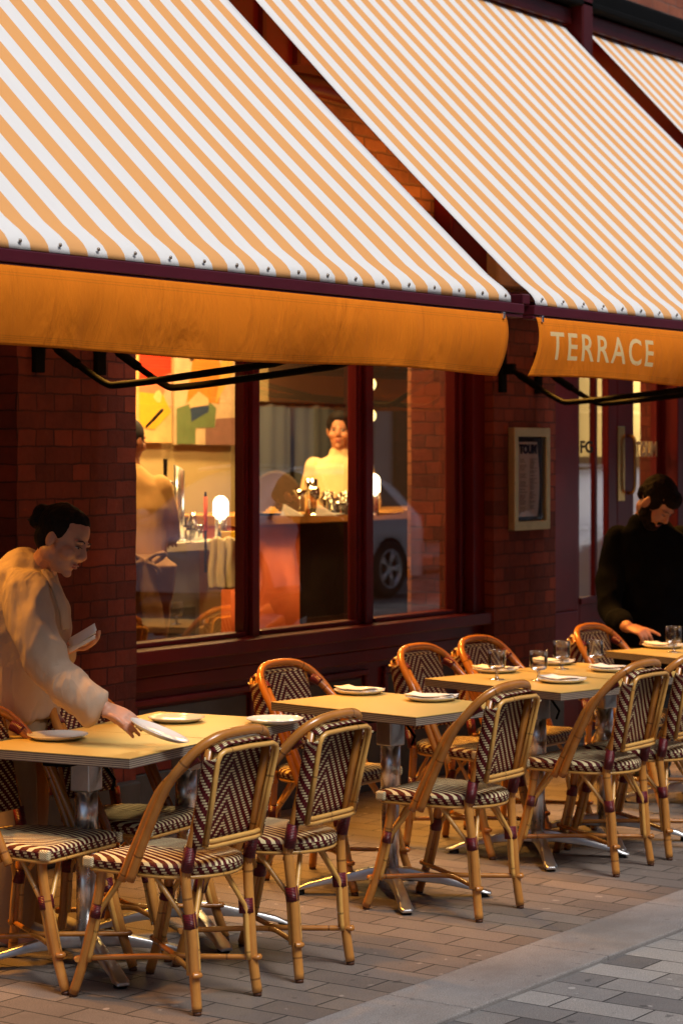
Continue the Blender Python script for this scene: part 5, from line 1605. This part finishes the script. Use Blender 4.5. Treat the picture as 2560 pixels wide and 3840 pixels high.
cu_ = thing('reflection_panel', 'added pale grey panel behind the bar, coloured as a reflection in the middle pane', 'reflection_panel', (p.x, 9.72, .1))
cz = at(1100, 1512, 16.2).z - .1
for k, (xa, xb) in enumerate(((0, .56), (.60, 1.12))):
    f = MB(); f.grid(40, 2, lambda u, v: (xa + (xb - xa) * u, .005 * math.sin(u * 21) + .006 * math.sin(u * 8), v * cz)); f.build('reflection_leaf', MAT['reflection_panel'], cu_)
f = MB(); f.tube([(-.05, 0, cz), (1.25, 0, cz)], .012, 8); f.build('panel_rail', MAT['blackmetal'], cu_)
# paintings (plain abstract shapes) on the inner wall
def painting(u0, v0, u1, v1, yy, label, bg, shapes):
    def PW(u, v):
        t_ = (u - 1280) / 8386.; d_ = yy / (SA - CA * t_); return at(u, v, d_)
    a_ = PW(u0, v0); b_ = PW(u1, v1)
    t = thing('painting', label, 'painting', (a_.x, yy, b_.z), 0, 'abstract paintings on the inner wall')
    W__, H__ = b_.x - a_.x, a_.z - b_.z
    f = MB(); f.box(0, W__, -.02, 0, 0, H__); f.build('canvas_ground', simple('painting_ground', bg, .8), t)
    for k_, (col, pts) in enumerate(shapes):
        P_ = []
        for (u, v) in pts:
            q = PW(u, v); P_.append((q.x - a_.x, q.z - b_.z))
        f = MB(); f.prism(P_, .0205 + .0012 * k_, .0215 + .0012 * k_, M=Matrix.Rotation(PI / 2, 4, 'X'))
        f.build('painted_shape', simple('paint', col, .8, var=.1, vs=14), t)
painting(505, 1280, 636, 1660, 9.85, 'abstract painting in red, orange and yellow behind the barman', (.85, .50, .22), [
    ((.72, .035, .01), [(513, 1425), (590, 1425), (634, 1400), (634, 1315), (513, 1315)]), ((.80, .22, .12), [(513, 1470), (600, 1490), (625, 1425), (513, 1425)]),
    ((.85, .42, .30), [(610, 1520), (634, 1530), (634, 1400), (605, 1410)]), ((.90, .45, .03), [(513, 1600), (570, 1610), (632, 1545), (600, 1480), (513, 1470)]),
    ((.85, .62, .25), [(565, 1490), (580, 1510), (592, 1508), (597, 1480), (588, 1462), (575, 1468)])])
painting(648, 1290, 872, 1668, 9.85, 'abstract painting with a green trapezoid under burnt orange shapes', (.72, .52, .33), [
    ((.68, .26, .03), [(690, 1515), (705, 1500), (812, 1515), (830, 1410), (800, 1300), (720, 1310)]), ((.80, .48, .10), [(800, 1515), (862, 1400), (868, 1300), (830, 1300)]),
    ((.16, .22, .09), [(653, 1665), (724, 1665), (724, 1605), (795, 1603), (802, 1530), (775, 1508), (700, 1515), (653, 1532)]), ((.03, .06, .14), [(708, 1582), (772, 1545), (774, 1520), (704, 1530)]),
    ((.80, .55, .28), [(700, 1530), (772, 1518), (770, 1495), (735, 1468), (702, 1500)]), ((.30, .15, .12), [(760, 1668), (872, 1668), (872, 1565), (800, 1570), (795, 1605), (760, 1607)]),
    ((.05, .03, .02), [(700, 1350), (715, 1352), (722, 1330), (762, 1330), (765, 1290), (705, 1290)])])
# magazine stack on the inner sill
q0 = P_ = at(700, 2370, 10.75)
ms = thing('magazine_stack', 'stack of gilt edged magazines lying inside the left pane, on the sill', 'magazines', (8.05, 6.74, .08))
cols = [(.75, .55, .2), (.2, .12, .06), (.8, .65, .35), (.3, .2, .08), (.8, .6, .25)]
f = MB(); f.box(0, .62, .0, .34, 0, .70); f.build('sill_shelf', MAT['in_dark'], ms)
for k in range(5):
    f = MB(); f.box(.04 + .004 * k, .52, .01, .26, .7005 + .011 * k, .710 + .011 * k); f.build('magazine', simple('magazine_paper', cols[k], .4), ms)

# ------------------------------------------------------------------ the far side of the street (seen in the window reflections)
MAT['pale_front'] = simple('pale_grey_render', (.74, .72, .68), .8, var=.1, vs=1)
ob = thing('opposite_building', 'pale rendered building across the street behind the camera', 'building', (0, -6.6, 0))
f = MB(); f.box(-25, 60, -6, 0, .05, 10.5); f.build('wall', MAT['pale_front'], ob)
f = MB(); f.box(-25, 60, .001, .12, 2.55, 3.4); f.build('fascia', MAT['in_dark'], ob)
for k, (xa, xb, mt_) in enumerate(((-24, -12, 'in_dark'), (-11.6, -4, 'brick_up'), (-3.6, 6, 'in_dark'), (6.4, 12, 'brick_up'), (12.4, 17.5, 'in_dark'), (18, 22.6, 'in_dark'), (23.0, 25.7, 'brick'), (27.6, 29.0, 'in_dark'), (29.75, 33.4, 'brick'), (34.6, 40, 'in_dark'), (41, 50, 'brick_up'), (51, 59, 'in_dark'))):
    f = MB(); f.box(xa, xb, .001, .06, .3, 2.5); f.build('shutter', MAT[mt_], ob)
    f = MB(); f.box(xb + .02, xb + .32, .002, .16, .05, 2.54); f.build('pilaster', MAT['pale_front'], ob)
    f = MB(); f.box(xa + .6, xa + 1.9, .001, .05, 4.2, 6.1); f.build('window', MAT['blackmetal'], ob)

# parked estate car (real geometry; it shows up mirrored in the glass)
MAT['car_paint'] = simple('silver_car_paint', (.86, .88, .92), .22, spec=.6, var=.03, coat=.8)
MAT['tyre'] = simple('tyre_rubber', (.015, .015, .015), .8)
MAT['car_glass'] = simple('tinted_car_glass', (.01, .012, .015), .05, spec=.8, var=.02)
MAT['red_lens'] = simple('red_lens', (.35, .01, .01), .15)
MAT['white_lens'] = simple('clear_lens', (.7, .7, .7), .1)
def make_car(label, x, y, rz):
    """tail towards +x, origin on the road under the middle"""
    t = thing('parked_car', label, 'car', (x, y, 0), rz, 'cars parked on the far side of the street')
    side = [(-2.30, .42), (-2.34, .62), (-2.22, .80), (-1.75, .93), (-1.20, 1.00), (-.55, 1.42), (-.10, 1.53), (.60, 1.57), (1.35, 1.54), (1.78, 1.42), (2.12, 1.08), (2.28, .98), (2.34, .70), (2.30, .38)]
    def half(z): return .93 if z < .9 else .93 - .22 * min(1, (z - .9) / .62)
    f = MB(); n_ = len(side)
    cols_ = []
    for s in (-1, 1):
        base = len(f.v)
        f.v += [Vector((px, s * half(pz) * (1 if abs(px) < 2.1 else .90), pz)) for px, pz in side]
        f.v += [Vector((px, s * half(pz) * .90, pz - .0)) for px, pz in side]
        cols_.append(base)
    a_, b_ = cols_
    for i in range(n_):
        j = (i + 1) % n_
        f.face((a_ + i, a_ + j, b_ + j, b_ + i) if i != n_ - 1 else (a_ + i, a_ + j, b_ + j, b_ + i), None, True)
    f.v = f.v
    body = MB()
    # lofted body: for each station a rounded section
    st_ = []
    N_ = 40
    prof_x = [-2.34 + 4.68 * i / N_ for i in range(N_ + 1)]
    top = spline([(p[0], 0, p[1]) for p in [(-2.36, .60), (-2.2, .80), (-1.75, .93), (-1.15, 1.0), (-.55, 1.40), (-.10, 1.53), (.60, 1.57), (1.35, 1.54), (1.80, 1.40), (2.14, 1.06), (2.30, .98), (2.36, .70)]], 8)
    def ztop(xx):
        for p_, q_ in zip(top[:-1], top[1:]):
            if p_.x <= xx <= q_.x: return p_.z + (q_.z - p_.z) * (xx - p_.x) / max(1e-6, q_.x - p_.x)
        return .7
    rings = []
    for xx in prof_x:
        zt = ztop(xx); e_ = min(1, (2.36 - abs(xx)) / .35); hw = .93 * (.80 + .20 * math.sqrt(max(0, e_)))
        arch = 0
        for wx in (-1.42, 1.40):
            dd = abs(xx - wx)
            if dd < .40: arch = max(arch, math.sqrt(.40 ** 2 - dd ** 2))
        zb0 = .24; zlow = max(zb0, .33 + arch if arch else zb0)
        belt = min(.96, zt - .02)
        rf = max(0, zt - .96)
        ins = .24 * min(1, rf / .55)
        sec = [(hw * .98, zlow), (hw, max(zlow + .01, .55)), (hw, max(zlow + .02, .80)), (hw * .97, max(zlow + .03, belt)), (hw * .95 - ins * .5, max(zlow + .04, belt + rf * .5)), (hw * .93 - ins, max(zlow + .05, zt - .04)), (hw * .80 - ins, zt), (0, zt + .015)]
        full_ = [(-a1, b1) for a1, b1 in sec] + [(a1, b1) for a1, b1 in sec[:-1][::-1]]
        rings.append(len(body.v)); body.v += [Vector((xx, a1, b1)) for a1, b1 in full_]
    m_ = 15
    for i in range(N_):
        for k_ in range(m_ - 1):
            body.face((rings[i] + k_, rings[i] + k_ + 1, rings[i + 1] + k_ + 1, rings[i + 1] + k_), None, True)
    body.face([rings[0] + k_ for k_ in range(m_)][::-1]); body.face([rings[-1] + k_ for k_ in range(m_)])
    body.build('body', MAT['car_paint'], t)
    f = MB(); f.box(-2.2, 2.2, -.80, .80, .22, .60); f.build('underbody', MAT['tyre'], t)
    for s in (-1, 1):
        for px in ([(-1.02, 1.01), (-.50, 1.36), (-.12, 1.47), (.28, 1.50), (.28, .99)], [(.34, .99), (.34, 1.50), (.95, 1.50), (1.10, .99)], [(1.17, 1.0), (1.02, 1.50), (1.38, 1.47), (1.80, 1.04)]):
            f = MB(); P_ = []
            for (xx, zz) in px:
                ins = .24 * min(1, max(0, ztop(xx) - .96) / .55); fr_ = (zz - .96) / max(.05, ztop(xx) - .96)
                P_.append(Vector((xx, s * (.93 * .965 - ins * min(1, max(0, fr_)) + .012), zz)))
            b0 = len(f.v); f.v += P_ + [p_ - Vector((0, s * .02, 0)) for p_ in P_]
            q_ = len(P_); f.face(list(range(q_))); f.face(list(range(q_, 2 * q_))[::-1])
            for i in range(q_): f.face((i, (i + 1) % q_, q_ + (i + 1) % q_, q_ + i))
            f.build('side_window', MAT['car_glass'], t)
        f = MB(); f.tube([(-.3, s * .68, 1.555), (.5, s * .68, 1.61), (1.45, s * .66, 1.585)], .018, 8); f.build('roof_rail', MAT['chrome'], t)
        f = MB(); f.box(2.22, 2.345, s * .62 - .18, s * .62 + .18, .82, .98); f.build('tail_light', MAT['red_lens'], t, bevel=.02)
        f = MB(); f.box(-2.31, -2.12, s * .62 - .17, s * .62 + .17, .66, .80); f.build('headlight', MAT['white_lens'], t, bevel=.02)
        f = MB(); f.ball((-.95, s * 1.02, 1.03), 1, 12, (.07, .11, .07)); f.build('wing_mirror', MAT['car_paint'], t)
        for wx in (-1.42, 1.40):
            M = Matrix.Translation((wx, s * .83, .35)) @ Matrix.Rotation(-s * PI / 2, 4, 'X')
            f = MB(); f.lathe([(.22, -.10), (.33, -.10), (.352, -.07), (.352, .07), (.33, .10), (.235, .10), (.23, .06), (.22, -.10)], 36, M, cap=False)
            wh = f.build('wheel', MAT['tyre'], t)
            f = MB(); f.lathe([(.228, .02), (.236, .10), (.222, .103), (.215, .03)], 36, M, cap=False); f.tube([M @ Vector((0, 0, .03)), M @ Vector((0, 0, .09))], .05, 16)
            for k_ in range(5):
                for o_ in (-.13, .13):
                    a1 = 2 * PI * k_ / 5
                    f.tube([M @ Vector((.03 * math.cos(a1), .03 * math.sin(a1), .075)), M @ Vector((.225 * math.cos(a1 + o_), .225 * math.sin(a1 + o_), .088))], [.020, .015], 6)
            f.build('rim', MAT['chrome'], wh)
    f = MB(); f.box(2.335, 2.352, -.26, .26, .60, .71); f.build('number_plate', simple('plate_yellow', (.7, .5, .05), .4), t)
    return t
make_car('silver estate car parked across the street, its rear mirrored in the right window pane', 21.15, -2.75, 0)

make_car('silver estate car at the near kerb beyond the right edge, mirrored in the door glass', 22.7, 1.15, 0)

# ------------------------------------------------------------------ lamps that light the terrace from under the awnings
def wall_lamp(x, label, power=70, y=YF - .28, z=2.52):
    t = thing('wall_lamp', label, 'lamp', (x, YF, z), 0, 'warm strip lamps under the awnings')
    f = MB(); f.box(-.45, .45, -.30, -.24, .0, .05); f.box(-.30, -.26, -.24, 0, .01, .04); f.box(.26, .30, -.24, 0, .01, .04); f.build('housing', MAT['blackmetal'], t, bevel=.005)
    f = MB(); f.box(-.42, .42, -.296, -.246, -.012, -.001); f.build('diffuser', MAT['stripglow'], t)
    for dx in (-.22, .22):
        ld = bpy.data.lights.new('lamp_light', 'SPOT'); ld.energy = power; ld.color = (1.0, .42, .055)
        ld.spot_size = math.radians(54); ld.spot_blend = .45; ld.shadow_soft_size = .05
        lo = bpy.data.objects.new('lamp_light', ld); link(lo, t); lo.location = (dx, -.32, -.03)
        lo.rotation_euler = Vector((0, -1.0, -2.9)).to_track_quat('-Z', 'Y').to_euler()
    ld = bpy.data.lights.new('lamp_light', 'SPOT'); ld.energy = 45; ld.color = (1.0, .42, .06); ld.spot_size = math.radians(110); ld.spot_blend = .6; ld.shadow_soft_size = .06
    lo = bpy.data.objects.new('lamp_light', ld); link(lo, t); lo.location = (0, -.27, .09); lo.rotation_euler = Vector((0, .15, 1)).to_track_quat('-Z', 'Y').to_euler()
    return t
MAT['stripglow'] = emit('strip_lamp', (1.0, .45, .10), 3)
for k, (x, pw_) in enumerate(((5.15, 150), (6.9, 165), (8.3, 150), (9.7, 155), (11.1, 160), (12.5, 110))):
    wall_lamp(x, ['warm strip lamp under the left end of the nearest awning', 'warm strip lamp above the brick pier, under the nearest awning', 'warm strip lamp above the middle window pane', 'warm strip lamp above the right end of the window', 'warm strip lamp above the doors', 'warm strip lamp past the doors at the right'][k], pw_)
# interior ceiling lights
def ceiling_light(x, y, power, label, col=(1.0, .60, .22), z=3.28):
    t = thing('ceiling_light', label, 'lamp', (x, y, z), 0, 'ceiling lights inside the restaurant')
    f = MB(); f.lathe([(.001, 0), (.09, 0), (.09, .019), (.001, .019)], 20); f.build('housing', MAT['blackmetal'], t)
    f = MB(); f.lathe([(.001, -.004), (.075, -.004), (.075, -.0005), (.001, -.0005)], 20); f.build('lens', MAT['globeglow'], t)
    ld = bpy.data.lights.new('lamp_light', 'AREA'); ld.shape = 'DISK'; ld.size = .35; ld.energy = power; ld.color = col
    lo = bpy.data.objects.new('lamp_light', ld); link(lo, t); lo.location = (0, 0, -.02)
ceiling_light(11.0, 9.0, 115, 'ceiling light over the work counter', (1.0, .62, .20))
ceiling_light(12.4, 8.9, 36, 'ceiling light over the middle of the bar')
ceiling_light(8.6, 7.35, 80, 'ceiling light just inside the left pane')
ceiling_light(11.4, 7.7, 70, 'ceiling light in front of the bar')
ceiling_light(10.2, 7.9, 70, 'ceiling light between the counter and the window')
ceiling_light(19.3, 8.9, 150, 'ceiling light in the room behind the doors', (1, .72, .36))
